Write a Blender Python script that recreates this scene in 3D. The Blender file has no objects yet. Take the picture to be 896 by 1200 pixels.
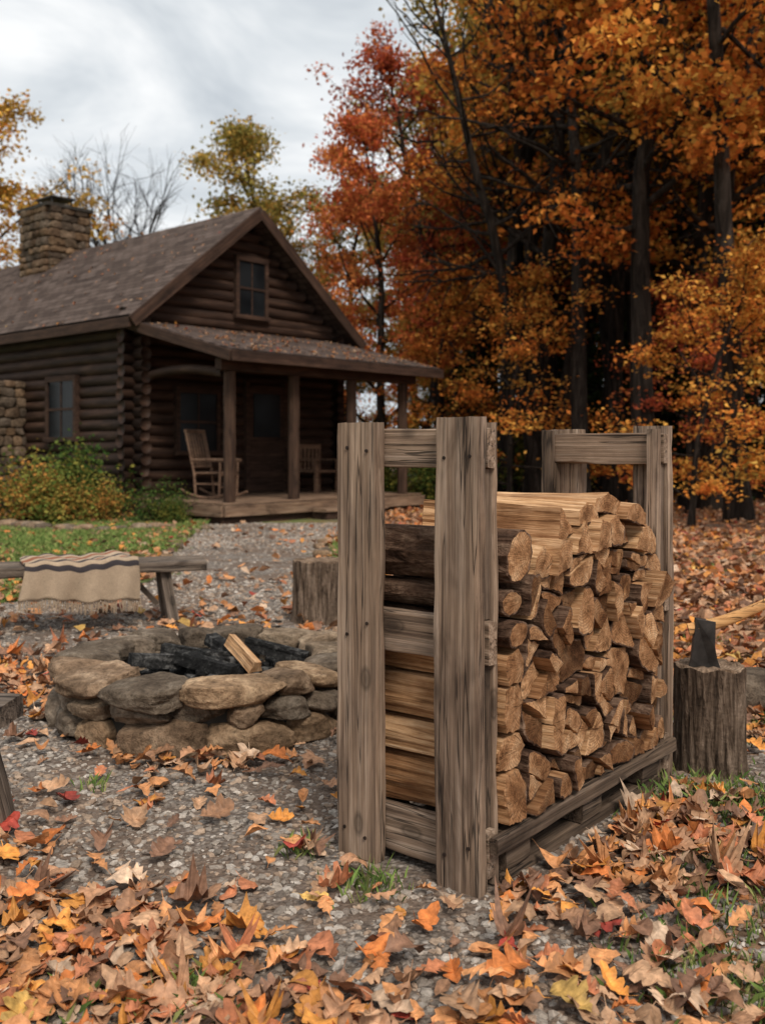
import bpy, bmesh, math, random
import numpy as np
from mathutils import Vector, Matrix
random.seed(7)
sc=bpy.context.scene
sc.view_settings.view_transform='Standard'
sc.view_settings.look='None'
sc.view_settings.exposure=0
COL=sc.collection
# ---------------------------------------------------------------- helpers
def nd(nt,t,props=None,idx=None,**ins):
    n=nt.nodes.new(t)
    for k,v in (props or {}).items(): setattr(n,k,v)
    def put(s,v):
        if isinstance(v,bpy.types.NodeSocket): nt.links.new(v,s)
        else: s.default_value=v
    for k,v in ins.items(): put(n.inputs[k.replace('_',' ')],v)
    for i,v in (idx or {}).items(): put(n.inputs[i],v)
    return n
def c4(c): return (c[0],c[1],c[2],1)
def ramp(nt,fac,stops,interp='LINEAR'):
    n=nt.nodes.new('ShaderNodeValToRGB'); cr=n.color_ramp; cr.interpolation=interp
    while len(cr.elements)<len(stops): cr.elements.new(0.5)
    for e,(p,c) in zip(cr.elements,stops):
        e.position=p; e.color=c4(c) if hasattr(c,'__len__') else (c,c,c,1)
    nt.links.new(fac,n.inputs[0]); return n.outputs[0]
def mixc(nt,f,a,b,blend='MIX'):
    n=nt.nodes.new('ShaderNodeMix'); n.data_type='RGBA'; n.blend_type=blend
    for i,v in ((0,f),(6,a),(7,b)):
        if isinstance(v,bpy.types.NodeSocket): nt.links.new(v,n.inputs[i])
        else: n.inputs[i].default_value=v if i==0 else c4(v)
    return n.outputs[2]
def math_(nt,op,a,b=0.0,c=None):
    d={0:a,1:b}
    if c is not None: d[2]=c
    return nd(nt,'ShaderNodeMath',{'operation':op},d).outputs[0]
def newmat(name):
    m=bpy.data.materials.new(name); m.use_nodes=True
    nt=m.node_tree; b=nt.nodes['Principled BSDF']
    b.inputs['Specular IOR Level'].default_value=0.25
    return m,nt,b
def coords(nt,scale=(1,1,1),kind='Object',rnd=True):
    tc=nt.nodes.new('ShaderNodeTexCoord')
    src=tc.outputs[kind]
    if rnd:
        oi=nt.nodes.new('ShaderNodeObjectInfo')
        off=math_(nt,'MULTIPLY',oi.outputs['Random'],37.0)
        cx=nd(nt,'ShaderNodeCombineXYZ',None,{0:off,1:off,2:off}).outputs[0]
        src=nd(nt,'ShaderNodeVectorMath',{'operation':'ADD'},{0:src,1:cx}).outputs[0]
    return nd(nt,'ShaderNodeMapping',Vector=src,Scale=scale).outputs[0]
def noise(nt,vec,scale,detail=4,rough=.55,dist=0):
    return nd(nt,'ShaderNodeTexNoise',Vector=vec,Scale=scale,Detail=detail,Roughness=rough,Distortion=dist).outputs[0]
def bump(nt,b,h,strength=.5,dist=.01):
    n=nd(nt,'ShaderNodeBump',Height=h,Strength=strength,Distance=dist)
    nt.links.new(n.outputs[0],b.inputs['Normal'])
def setc(nt,b,c,r=.8):
    nt.links.new(c,b.inputs['Base Color']); b.inputs['Roughness'].default_value=r
def link(o,parent=None):
    COL.objects.link(o)
    if parent: o.parent=parent
    return o
def empty(name,loc=(0,0,0),rz=0,scale=1):
    e=bpy.data.objects.new(name,None); e.location=loc; e.rotation_euler=(0,0,rz)
    if hasattr(scale,'__len__'): e.scale=scale
    else: e.scale=(scale,)*3
    e.empty_display_size=.1
    return link(e)
def npmesh(name,V,F,mats,mi=None,smooth=False,attrs=None):
    V=np.asarray(V,dtype=np.float32); F=np.asarray(F,dtype=np.int32)
    me=bpy.data.meshes.new(name); k=F.shape[1]
    me.vertices.add(len(V)); me.vertices.foreach_set('co',V.ravel())
    me.loops.add(F.size); me.loops.foreach_set('vertex_index',F.ravel())
    me.polygons.add(len(F)); me.polygons.foreach_set('loop_start',np.arange(0,F.size,k,dtype=np.int32))
    if mi is not None: me.polygons.foreach_set('material_index',np.asarray(mi,dtype=np.int32))
    me.polygons.foreach_set('use_smooth',np.full(len(F),smooth,dtype=bool))
    for an,arr in (attrs or {}).items():
        a=me.color_attributes.new(an,'FLOAT_COLOR','POINT')
        arr=np.asarray(arr,dtype=np.float32)
        if arr.shape[1]==3: arr=np.hstack([arr,np.ones((len(arr),1),np.float32)])
        a.data.foreach_set('color',arr.ravel())
    me.update(calc_edges=True)
    for m in mats: me.materials.append(m)
    return me
class Acc:
    def __init__(s): s.v=[];s.f=[];s.m=[];s.a=[];s.n=0
    def add(s,V,F,m=0,a=None):
        V=[tuple(map(float,p)) for p in V]
        s.v+=V; s.f+=[tuple(int(i)+s.n for i in f) for f in F]
        s.m+= list(m) if hasattr(m,'__len__') else [m]*len(F)
        if a is not None: s.a+= [tuple(x) for x in a]
        s.n+=len(V)
    def mesh(s,name,mats,smooth=False,an=None):
        me=bpy.data.meshes.new(name); me.from_pydata(s.v,[],s.f)
        for m in mats: me.materials.append(m)
        me.polygons.foreach_set('material_index',s.m)
        me.polygons.foreach_set('use_smooth',[smooth]*len(s.f))
        if an:
            a=me.color_attributes.new(an,'FLOAT_COLOR','POINT')
            a.data.foreach_set('color',np.hstack([np.array(s.a,dtype=np.float32),np.ones((s.n,1),np.float32)]).ravel())
        me.update(); return me
def obj(name,me,parent=None,loc=(0,0,0),rot=(0,0,0),scale=(1,1,1)):
    o=bpy.data.objects.new(name,me); o.location=loc; o.rotation_euler=rot; o.scale=scale
    return link(o,parent)
def snoise(P,scale,seed,n=7):
    r=np.random.default_rng(seed); P=np.atleast_2d(P)
    K=r.normal(size=(n,P.shape[1]))*scale; ph=r.uniform(0,6.28,n)
    return np.sin(P@K.T+ph).sum(1)/math.sqrt(n)
def boxV(x0,x1,y0,y1,z0,z1):
    return [(x0,y0,z0),(x1,y0,z0),(x1,y1,z0),(x0,y1,z0),(x0,y0,z1),(x1,y0,z1),(x1,y1,z1),(x0,y1,z1)]
BF=[(0,3,2,1),(4,5,6,7),(0,1,5,4),(1,2,6,5),(2,3,7,6),(3,0,4,7)]
def tube(path,rad,sides=8,cap=False):
    path=np.asarray(path,float); n=len(path)
    rad=np.broadcast_to(np.asarray(rad,float),(n,))
    T=np.gradient(path,axis=0); T/=np.linalg.norm(T,axis=1)[:,None]+1e-9
    ref=np.array([0,0,1.]) if abs(T[0][2])<.8 else np.array([1.,0,0])
    V=[]
    for i in range(n):
        a=np.cross(T[i],ref); a/=np.linalg.norm(a)+1e-9; b=np.cross(T[i],a)
        for k in range(sides):
            t=2*math.pi*k/sides; V.append(path[i]+rad[i]*(a*math.cos(t)+b*math.sin(t)))
    F=[]
    for i in range(n-1):
        for k in range(sides):
            k2=(k+1)%sides; F.append((i*sides+k,i*sides+k2,(i+1)*sides+k2,(i+1)*sides+k))
    if cap: F+= [tuple(range(sides)),tuple(range((n-1)*sides,n*sides))[::-1]]
    return np.array(V),F
# ---------------------------------------------------------------- materials
def wood_mat(name,dark,mid,light,axis=0,rough=.85,bs=.7,fine=1.0,hq=True):
    m,nt,b=newmat(name)
    s=[55*fine]*3; s[axis]=1.3
    v=coords(nt,tuple(s)); v2=coords(nt,tuple(2.5 if i==axis else 8.0 for i in range(3)))
    n1=noise(nt,v,1,6 if hq else 4,.65,.35); n2=noise(nt,v2,1,4,.65,.4)
    c=ramp(nt,n1,[(.3,dark),(.48,mid),(.66,light)])
    st=ramp(nt,n2,[(.3,(.38,.35,.33)),(.45,(.85,.83,.82)),(.58,(1.03,1.0,.96)),(.7,(1.32,1.3,1.28))])
    c=mixc(nt,1.0,c,st,'MULTIPLY')
    h=n1
    if hq:
        sb=[210*fine]*3; sb[axis]=4
        n3=noise(nt,coords(nt,tuple(sb)),1,3,.6)
        c=mixc(nt,.75,c,ramp(nt,n3,[(.35,.5),(.5,1.0),(.8,1.15)]),'MULTIPLY')
        sc_=[30*fine]*3; sc_[axis]=1.1
        nc=noise(nt,coords(nt,tuple(sc_)),1,3,.5,.2)
        crk=ramp(nt,math_(nt,'ABSOLUTE',math_(nt,'SUBTRACT',nc,.56)),[(.0,.12),(.007,.3),(.016,1.0)])
        c=mixc(nt,.9,c,crk,'MULTIPLY')
        sk=[8.]*3; sk[axis]=4.2
        vo=nd(nt,'ShaderNodeTexVoronoi',Vector=coords(nt,tuple(sk)),Scale=1.0,Randomness=1.0).outputs['Distance']
        c=mixc(nt,.8,c,ramp(nt,vo,[(.07,.18),(.13,.5),(.15,.28),(.2,.85),(.3,1.0)]),'MULTIPLY')
        h=math_(nt,'ADD',math_(nt,'ADD',n1,math_(nt,'MULTIPLY',n3,.6)),crk)
    setc(nt,b,c,rough)
    bump(nt,b,h,bs,.004)
    return m
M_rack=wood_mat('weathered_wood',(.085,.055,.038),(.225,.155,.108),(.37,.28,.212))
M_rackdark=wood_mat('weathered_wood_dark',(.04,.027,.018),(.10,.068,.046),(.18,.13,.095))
M_bench=wood_mat('bench_wood',(.05,.038,.03),(.13,.1,.077),(.25,.2,.16))
M_deck=wood_mat('porch_wood',(.09,.055,.034),(.19,.12,.078),(.28,.195,.135),hq=False)
M_trim=wood_mat('trim_wood',(.022,.012,.008),(.045,.024,.016),(.075,.042,.028),fine=.5,hq=False)
M_post=wood_mat('porch_post_wood',(.026,.014,.009),(.055,.03,.019),(.085,.05,.032),axis=2,fine=.5,hq=False)
def simple(name,c,r=.6,metal=0,sc_=30):
    m,nt,b=newmat(name); v=coords(nt,(sc_,)*3); n=noise(nt,v,1,4,.65)
    cc=ramp(nt,n,[(.3,tuple(x*.55 for x in c)),(.7,tuple(min(1,x*1.5) for x in c))])
    setc(nt,b,cc,r); b.inputs['Metallic'].default_value=metal; bump(nt,b,n,.3,.002); return m
M_nail=simple('rusty_nail',(.03,.02,.016),.6,.4)
M_glass,ntg,bg=newmat('window_glass')
vg=coords(ntg,(1,1,1)); setc(ntg,bg,ramp(ntg,noise(ntg,vg,1.5,2),[(.3,(.005,.006,.007)),(.7,(.016,.018,.02))]),.18); bg.inputs['Specular IOR Level'].default_value=.14
def logwall_mat():
    m,nt,b=newmat('log_wall_stain'); v=coords(nt,(1.2,1.2,9)); n=noise(nt,v,1.5,5); n2=noise(nt,coords(nt,(.5,.5,5.3)),1,2)
    c=ramp(nt,n,[(.3,(.017,.008,.005)),(.55,(.040,.020,.012)),(.75,(.08,.044,.028))])
    c=mixc(nt,.7,c,ramp(nt,n2,[(.3,.5),(.7,1.3)]),'MULTIPLY')
    setc(nt,b,c,.7); bump(nt,b,n,.4,.02); return m
M_logwall=logwall_mat()
def shingle_mat():
    m,nt,b=newmat('roof_shingles')
    tc=nt.nodes.new('ShaderNodeTexCoord')
    br=nd(nt,'ShaderNodeTexBrick',{'offset':.5},Vector=tc.outputs['Object'],Color1=(.0,.0,.0,1),Color2=(1,1,1,1),Mortar=(0,0,0,1),Scale=1.0,Mortar_Size=.008,Brick_Width=.28,Row_Height=.14,Bias=0.0)
    n=noise(nt,coords(nt,(1,1,1),rnd=False),1.3,5,.6); n2=noise(nt,coords(nt,(1,1,1),rnd=False),40,3,.6)
    base=ramp(nt,br.outputs['Color'],[(0,(.062,.044,.037)),(.5,(.095,.069,.058)),(1,(.13,.097,.083))])
    base=mixc(nt,.8,base,ramp(nt,n,[(.3,.75),(.7,1.2)]),'MULTIPLY')
    base=mixc(nt,.5,base,ramp(nt,n2,[(.3,.6),(.7,1.3)]),'MULTIPLY')
    base=mixc(nt,br.outputs['Fac'],base,(.02,.015,.013))
    setc(nt,b,base,.95); b.inputs['Specular IOR Level'].default_value=.1
    y=nd(nt,'ShaderNodeSeparateXYZ',None,{0:tc.outputs['Object']}).outputs[1]
    saw=math_(nt,'FRACT',math_(nt,'DIVIDE',y,.14))
    bump(nt,b,saw,.6,.02); return m
M_shingle=shingle_mat()
def stone_mat(name,cols,attr=None,sc_=1.0):
    m,nt,b=newmat(name); v=coords(nt,(1,1,1))
    n=noise(nt,v,8*sc_,7,.68,.3); n2=noise(nt,v,42*sc_,5,.75); n3=noise(nt,v,2.4*sc_,3)
    c=ramp(nt,n,[(.3,cols[0]),(.5,cols[1]),(.66,cols[2])])
    if attr:
        a=nd(nt,'ShaderNodeAttribute',{'attribute_name':attr}).outputs['Color']
        c=mixc(nt,1.0,c,a,'MULTIPLY')
    c=mixc(nt,.9,c,ramp(nt,n2,[(.32,.4),(.5,.95),(.72,1.4)]),'MULTIPLY')
    c=mixc(nt,.6,c,ramp(nt,n3,[(.35,(.6,.58,.55)),(.65,(1.2,1.15,1.1))]),'MULTIPLY')
    setc(nt,b,c,.95); b.inputs['Specular IOR Level'].default_value=.12
    bump(nt,b,math_(nt,'ADD',math_(nt,'MULTIPLY',n,2.4),n2),1.0,.018/sc_); return m
M_stone=stone_mat('fieldstone',[(.105,.08,.06),(.27,.212,.16),(.46,.385,.305)],'col')
M_chstone=stone_mat('chimney_stone',[(.09,.065,.05),(.18,.135,.1),(.3,.24,.19)],'col',.4)
M_mortar=simple('mortar',(.04,.034,.028),.95,0,14)
M_ash=stone_mat('ash_bed',[(.03,.03,.03),(.14,.137,.133),(.42,.41,.40)],None,2)
M_char=stone_mat('charcoal',[(.008,.008,.008),(.025,.025,.025),(.15,.147,.143)],None,2.2)
def bark_mat(name,a,b_,c_,sc_=(22,4,22),bs=1.0):
    m,nt,b=newmat(name); v=coords(nt,sc_); n=noise(nt,v,1,6,.65,.8); v2=coords(nt,(60,60,60)); n2=noise(nt,v2,1,3)
    c=ramp(nt,n,[(.35,a),(.5,b_),(.68,c_)]); c=mixc(nt,.5,c,ramp(nt,n2,[(.3,.5),(.7,1.3)]),'MULTIPLY')
    setc(nt,b,c,.95); b.inputs['Specular IOR Level'].default_value=.1
    bump(nt,b,math_(nt,'ADD',math_(nt,'MULTIPLY',n,1.5),math_(nt,'MULTIPLY',n2,.4)),bs,.016); return m
M_bark=bark_mat('firewood_bark',(.030,.016,.010),(.10,.056,.036),(.24,.155,.105),(26,6,26))
M_stumpbark=bark_mat('stump_bark',(.03,.02,.014),(.12,.083,.058),(.26,.19,.14),(34,34,4.5))
M_treebark=bark_mat('tree_bark',(.008,.006,.005),(.024,.018,.014),(.06,.046,.037),(9,9,1.5),.6)
def split_mat(axis=1):
    m,nt,b=newmat('split_wood_face')
    s=[75.]*3; s[axis]=3; v=coords(nt,tuple(s)); n=noise(nt,v,1,6,.68,.4)
    a=nd(nt,'ShaderNodeAttribute',{'attribute_name':'lg'}); rn=nd(nt,'ShaderNodeSeparateColor',None,{0:a.outputs['Color']}).outputs[2]
    n2=noise(nt,coords(nt,(7,4,7)),1,4,.6)
    c=ramp(nt,n,[(.3,(.13,.06,.026)),(.47,(.44,.25,.12)),(.62,(.64,.42,.24)),(.75,(.78,.58,.38))])
    c=mixc(nt,1.0,c,ramp(nt,rn,[(0,(.34,.26,.21)),(.4,(.72,.62,.54)),(.8,(1.05,1.02,1.0)),(1,(1.15,1.15,1.15))]),'MULTIPLY')
    c=mixc(nt,.8,c,ramp(nt,n2,[(.35,(.42,.33,.27)),(.58,(1.08,1.08,1.08))]),'MULTIPLY')
    setc(nt,b,c,.85); bump(nt,b,n,1.0,.010); return m
M_split=split_mat()
def end_mat(name,base=None,ringf=850.0):
    m,nt,b=newmat(name)
    a=nd(nt,'ShaderNodeAttribute',{'attribute_name':'lg'}); sp=nd(nt,'ShaderNodeSeparateColor',None,{0:a.outputs['Color']})
    x,z,rn=sp.outputs[0],sp.outputs[1],sp.outputs[2]
    vec=nd(nt,'ShaderNodeCombineXYZ',None,{0:x,1:z,2:0.0}).outputs[0]
    nz=noise(nt,vec,12,2)
    L=nd(nt,'ShaderNodeVectorMath',{'operation':'LENGTH'},{0:vec}).outputs['Value']
    L2=math_(nt,'ADD',L,math_(nt,'MULTIPLY',nz,.02))
    ring=math_(nt,'SINE',math_(nt,'MULTIPLY',L2,ringf))
    ang=math_(nt,'ARCTAN2',z,x)
    cv=nd(nt,'ShaderNodeCombineXYZ',None,{0:math_(nt,'MULTIPLY',ang,5.0),1:math_(nt,'MULTIPLY',L,6.0),2:math_(nt,'MULTIPLY',rn,31.0)}).outputs[0]
    crk=noise(nt,cv,2.4,4,.75)
    n2=noise(nt,coords(nt,(15,15,15)),1,5,.65); n3=noise(nt,coords(nt,(110,110,110)),1,3,.6)
    base=base or [(.21,.10,.045),(.46,.255,.128),(.66,.43,.25)]
    c=ramp(nt,n2,[(.34,base[0]),(.5,base[1]),(.66,base[2])])
    c=mixc(nt,.42,c,ramp(nt,ring,[(0,.42),(1,1.15)]),'MULTIPLY')
    c=mixc(nt,.9,c,ramp(nt,crk,[(.33,.06),(.39,.7),(.5,1.0)]),'MULTIPLY')
    c=mixc(nt,.65,c,ramp(nt,n3,[(.3,.5),(.65,1.2)]),'MULTIPLY')
    c=mixc(nt,1.0,c,ramp(nt,rn,[(0,(.34,.29,.26)),(.35,(.66,.56,.49)),(.7,(.95,.88,.83)),(1,(1.18,1.15,1.12))]),'MULTIPLY')
    setc(nt,b,c,.9); b.inputs['Specular IOR Level'].default_value=.1
    bump(nt,b,math_(nt,'ADD',crk,math_(nt,'MULTIPLY',n3,.6)),.9,.007); return m
M_end=end_mat('log_end_grain')
M_stumpend=end_mat('stump_end_grain',base=[(.13,.09,.06),(.29,.215,.155),(.42,.33,.25)],ringf=600.0)
def attr_mat(name,rough=.8,bumpsc=None,spec=.2,lo=.5,hi=1.3,detail=3,col='col'):
    m,nt,b=newmat(name)
    a=nd(nt,'ShaderNodeAttribute',{'attribute_name':col}).outputs['Color']
    n=noise(nt,coords(nt,(1,1,1),rnd=False),bumpsc or 60,detail,.6)
    c=mixc(nt,.75,a,ramp(nt,n,[(.3,lo),(.7,hi)]),'MULTIPLY')
    setc(nt,b,c,rough); b.inputs['Specular IOR Level'].default_value=spec
    return m
M_leaf=attr_mat('fallen_leaf',.6,55,.25,.4,1.35)
M_pebble=attr_mat('pebble',.9,120,.1)
M_grass=attr_mat('grass_blade',.8,20,.1,detail=1)
def foliage_mat(name,A,B,C,trans=.35):
    m,nt,b=newmat(name)
    a=nd(nt,'ShaderNodeAttribute',{'attribute_name':'col'}).outputs['Color']
    s=nd(nt,'ShaderNodeSeparateColor',None,{0:a}); oi=nt.nodes.new('ShaderNodeObjectInfo')
    r=math_(nt,'ADD',s.outputs[0],math_(nt,'MULTIPLY',math_(nt,'SUBTRACT',oi.outputs['Random'],.5),.5))
    c=ramp(nt,r,[(.1,A),(.5,B),(.9,C)])
    g=nd(nt,'ShaderNodeCombineColor',None,{0:s.outputs[1],1:s.outputs[1],2:s.outputs[1]}).outputs[0]
    c=mixc(nt,1.0,c,g,'MULTIPLY')
    d=nd(nt,'ShaderNodeBsdfDiffuse',Color=c)
    t=nd(nt,'ShaderNodeBsdfTranslucent',Color=c); mx=nd(nt,'ShaderNodeMixShader',None,{0:trans,1:d.outputs[0],2:t.outputs[0]})
    nt.links.new(mx.outputs[0],nt.nodes['Material Output'].inputs['Surface'])
    return m
FO=foliage_mat('foliage_orange',(.42,.11,.028),(.70,.24,.05),(.76,.40,.085))
FR=foliage_mat('foliage_red',(.42,.085,.045),(.64,.165,.06),(.72,.28,.08))
FY=foliage_mat('foliage_yellow',(.46,.30,.07),(.72,.44,.10),(.72,.30,.06))
FG=foliage_mat('foliage_olive',(.20,.19,.055),(.46,.35,.09),(.64,.37,.09))
FE=foliage_mat('foliage_evergreen',(.018,.034,.014),(.036,.058,.022),(.06,.085,.03),.1)
FB=foliage_mat('foliage_bush_green',(.05,.095,.025),(.11,.16,.04),(.26,.23,.05))
FDK=foliage_mat('foliage_dark_understory',(.04,.045,.014),(.10,.08,.02),(.24,.12,.025))
# ---------------------------------------------------------------- world and light
w=bpy.data.worlds.new("World"); sc.world=w; w.use_nodes=True; nt=w.node_tree; nt.nodes.clear()
tc=nt.nodes.new('ShaderNodeTexCoord')
mp=nd(nt,'ShaderNodeMapping',Vector=tc.outputs['Generated'],Scale=(1.0,1.0,2.8))
n=noise(nt,mp.outputs[0],2.6,5,.58,.6)
cl=ramp(nt,n,[(.32,(.55,.60,.65)),(.47,(.78,.82,.85)),(.62,(1.05,1.06,1.06))])
sky=nd(nt,'ShaderNodeTexSky',{'sky_type':'NISHITA','sun_disc':False,'sun_elevation':math.radians(50),'sun_rotation':math.radians(160)})
b1=nd(nt,'ShaderNodeBackground',Color=sky.outputs[0],Strength=.1); b2=nd(nt,'ShaderNodeBackground',Color=cl,Strength=1.0)
mx=nd(nt,'ShaderNodeMixShader',None,{0:.94,1:b1.outputs[0],2:b2.outputs[0]})
out=nd(nt,'ShaderNodeOutputWorld',None,{0:mx.outputs[0]})
sl=bpy.data.lights.new('sun','SUN'); sl.energy=3.0; sl.angle=math.radians(18); sl.color=(1,.92,.82)
so=bpy.data.objects.new('sun',sl); link(so); sd=Vector((.24,-.62,.75))
so.rotation_euler=sd.to_track_quat('Z','Y').to_euler(); so.location=(0,0,20)
# ---------------------------------------------------------------- camera
cam=bpy.data.cameras.new('camera'); co=bpy.data.objects.new('camera',cam); link(co)
co.location=(0,0,1.12); co.rotation_euler=(math.radians(90),0,0)
cam.sensor_fit='VERTICAL'; cam.sensor_height=36; cam.sensor_width=26.9; cam.lens=35.1
cam.shift_y=-73/1200; cam.clip_end=2000; cam.clip_start=.05
cam.dof.use_dof=True; cam.dof.focus_distance=2.85; cam.dof.aperture_fstop=4.0
sc.camera=co
# ---------------------------------------------------------------- ground
def ground_mat():
    m,nt,b=newmat('forest_ground')
    v=coords(nt,(1,1,1),rnd=False)
    n=noise(nt,v,1.1,5,.6); nf=noise(nt,v,28,4,.65); nm=noise(nt,v,.35,3,.6)
    soil=ramp(nt,nf,[(.3,(.07,.048,.035)),(.5,(.15,.108,.08)),(.7,(.24,.185,.145))])
    vo=nd(nt,'ShaderNodeTexVoronoi',Vector=v,Scale=11.0,Randomness=1.0)
    vc=nd(nt,'ShaderNodeSeparateColor',None,{0:vo.outputs['Color']}).outputs[0]
    lit=ramp(nt,vc,[(0,(.16,.085,.05)),(.3,(.32,.17,.095)),(.6,(.50,.27,.15)),(.8,(.55,.22,.08)),(1,(.42,.29,.19))])
    lit=mixc(nt,.8,lit,ramp(nt,vo.outputs['Distance'],[(.2,1.1),(.7,.35)]),'MULTIPLY')
    px=nd(nt,'ShaderNodeSeparateXYZ',None,{0:v}).outputs[0]
    lawn=ramp(nt,math_(nt,'MULTIPLY_ADD',px,-.25,.1),[(.2,0.0),(.45,1.0)])
    grass=ramp(nt,nf,[(.3,(.06,.09,.022)),(.7,(.19,.23,.07))])
    c=mixc(nt,ramp(nt,nm,[(.5,0.0),(.62,.6)]),soil,grass)
    c=mixc(nt,ramp(nt,n,[(.36,0.0),(.48,.92)]),c,lit)
    c2=mixc(nt,ramp(nt,n,[(.54,0.0),(.64,.75)]),grass,lit)
    c=mixc(nt,lawn,c,c2)
    setc(nt,b,c,.95); bump(nt,b,nf,.8,.03); return m
G=Acc()
xs=[-600,-200,-80,-30,-12,-4,4,12,30,80,200,600]; ys=[-200,-50,-10,2,8,20,50,120,300,700]
V=[(x,y,0) for y in ys for x in xs]; F=[(j*12+i,j*12+i+1,(j+1)*12+i+1,(j+1)*12+i) for j in range(len(ys)-1) for i in range(11)]
G.add(V,F); obj('ground',G.mesh('ground',[ground_mat()]))
def edgeL(d):
    return np.interp(d,[0,6.6,7.6,8.4,11.6,15.4],[-3.6,-3.4,-2.3,-1.85,-2.3,-2.6])
def edgeR(d):
    return np.interp(d,[0,2.2,3.5,6.0,7.4,11.6,15.4],[.50,.66,1.6,1.2,-.50,-.75,-.25])
def gravel_mat():
    m,nt,b=newmat('gravel_dirt')
    v=coords(nt,(1,1,1),rnd=False)
    vo=nd(nt,'ShaderNodeTexVoronoi',Vector=v,Scale=60.0,Randomness=1.0)
    vc=nd(nt,'ShaderNodeSeparateColor',None,{0:vo.outputs['Color']}).outputs[0]
    g=ramp(nt,vc,[(0,(.15,.122,.10)),(.4,(.30,.255,.215)),(.75,(.42,.37,.32)),(1,(.52,.47,.42))])
    g=mixc(nt,.9,g,ramp(nt,vo.outputs['Distance'],[(.25,1.05),(.6,.3)]),'MULTIPLY')
    nf=noise(nt,v,60,4,.7); n=noise(nt,v,1.7,4,.6)
    soil=ramp(nt,nf,[(.3,(.075,.05,.035)),(.5,(.15,.105,.077)),(.7,(.235,.175,.134))])
    c=mixc(nt,ramp(nt,n,[(.45,.05),(.58,.8)]),soil,g)
    setc(nt,b,c,.95); bump(nt,b,math_(nt,'SUBTRACT',nf,vo.outputs['Distance']),.8,.012); return m
G=Acc(); V=[];F=[]
ds=np.arange(.3,15.3,.04)
for d in ds:
    jl=.12*math.sin(d*5.1)+.08*math.sin(d*13.3+1)+.05*math.sin(d*31)+.04*math.sin(d*71); jr=.1*math.sin(d*4.3+2)+.08*math.sin(d*11.7)+.05*math.sin(d*27)+.04*math.sin(d*63)
    V+=[(edgeL(d)+jl,d,.004),(edgeR(d)+jr,d,.004)]
F=[(2*i,2*i+1,2*i+3,2*i+2) for i in range(len(ds)-1)]
G.add(V,F); obj('gravel_path',G.mesh('gravel_path',[gravel_mat()]))
PIT=np.array([-.71,4.26]); PR=.64
RK=np.array([.24,2.48]); ra=math.atan2(.78,.62); rx=np.array([math.cos(ra),math.sin(ra)]); ry=np.array([-math.sin(ra),math.cos(ra)])
def in_rack(P,m=0.0):
    q=P-RK; a=q@rx; b_=q@ry
    return (a>-m)&(a<1.22+m)&(b_>-m)&(b_<.47+m)
STUMPS=[(1.14,3.5,.125),(-.40,6.5,.17)]
def free(P,m=0.0):
    ok=(np.linalg.norm(P-PIT,axis=1)>PR-.02+m)&~in_rack(P,m)
    for x,y,r in STUMPS: ok&=np.linalg.norm(P-np.array([x,y]),axis=1)>r+m
    return ok
# ---------------------------------------------------------------- pebbles
def template(kind,n=1):
    bm=bmesh.new()
    if kind=='ico': bmesh.ops.create_icosphere(bm,subdivisions=n,radius=1)
    else:
        bmesh.ops.create_cube(bm,size=2); bmesh.ops.subdivide_edges(bm,edges=bm.edges[:],cuts=n,use_grid_fill=True)
    bm.verts.ensure_lookup_table()
    V=np.array([v.co[:] for v in bm.verts]); F=np.array([[v.index for v in f.verts] for f in bm.faces]); bm.free()
    return V,F
IV,IF=template('ico',1)
def rot_batch(yaw,pitch,roll):
    cy,sy,cp,sp,cr,sr=np.cos(yaw),np.sin(yaw),np.cos(pitch),np.sin(pitch),np.cos(roll),np.sin(roll)
    M=np.empty((len(yaw),3,3))
    M[:,0,0]=cy*cp;M[:,0,1]=cy*sp*sr-sy*cr;M[:,0,2]=cy*sp*cr+sy*sr
    M[:,1,0]=sy*cp;M[:,1,1]=sy*sp*sr+cy*cr;M[:,1,2]=sy*sp*cr-cy*sr
    M[:,2,0]=-sp;M[:,2,1]=cp*sr;M[:,2,2]=cp*cr
    return M
def pebbles(N,d0,d1,smin,smax,seed,power=1.0,spill=.35):
    r=np.random.default_rng(seed)
    d=d0+(d1-d0)*r.random(N)**power
    lo=np.maximum(edgeL(d)-.1,-.52*d-.5); hi=np.minimum(edgeR(d)+np.abs(r.normal(0,spill,N)),.52*d+.5)
    x=lo+(hi-lo)*r.random(N); P=np.c_[x,d]
    nz=snoise(P,2.3,3); keep=(r.random(N)<np.clip(.55+.65*nz,.10,1))&free(P)
    P=P[keep]; n=len(P)
    s=smin+(smax-smin)*r.random(n)**2.4
    S=np.c_[s*r.uniform(.8,1.35,n),s*r.uniform(.6,1,n),s*r.uniform(.3,.6,n)]
    M=rot_batch(r.uniform(0,6.28,n),r.normal(0,.22,n),r.normal(0,.22,n))
    T=IV[None]*(1+r.normal(0,.13,(n,12,1)))*S[:,None,:]
    V=np.einsum('nij,nkj->nki',M,T); V[:,:,:2]+=P[:,None,:]; V[:,:,2]+=(S[:,2]*.35+r.random(n)*.004)[:,None]
    F=(IF[None]+(np.arange(n)*12)[:,None,None]).reshape(-1,3)
    pal=np.array([[.36,.305,.255],[.26,.22,.185],[.44,.385,.33],[.38,.28,.205],[.19,.155,.13],[.54,.48,.42],[.34,.245,.18]])
    c=pal[r.choice(7,n,p=[.21,.17,.15,.18,.11,.06,.12])]*r.uniform(.65,1.08,(n,1))
    return V.reshape(-1,3),F,np.repeat(c,12,axis=0)
A=pebbles(60000,1.6,7.0,.005,.019,1,1.15); B=pebbles(17000,6.5,15.2,.011,.024,2,.9,.08)
V=np.vstack([A[0],B[0]]); F=np.vstack([A[1],B[1]+len(A[0])]); C=np.vstack([A[2],B[2]])
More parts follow.
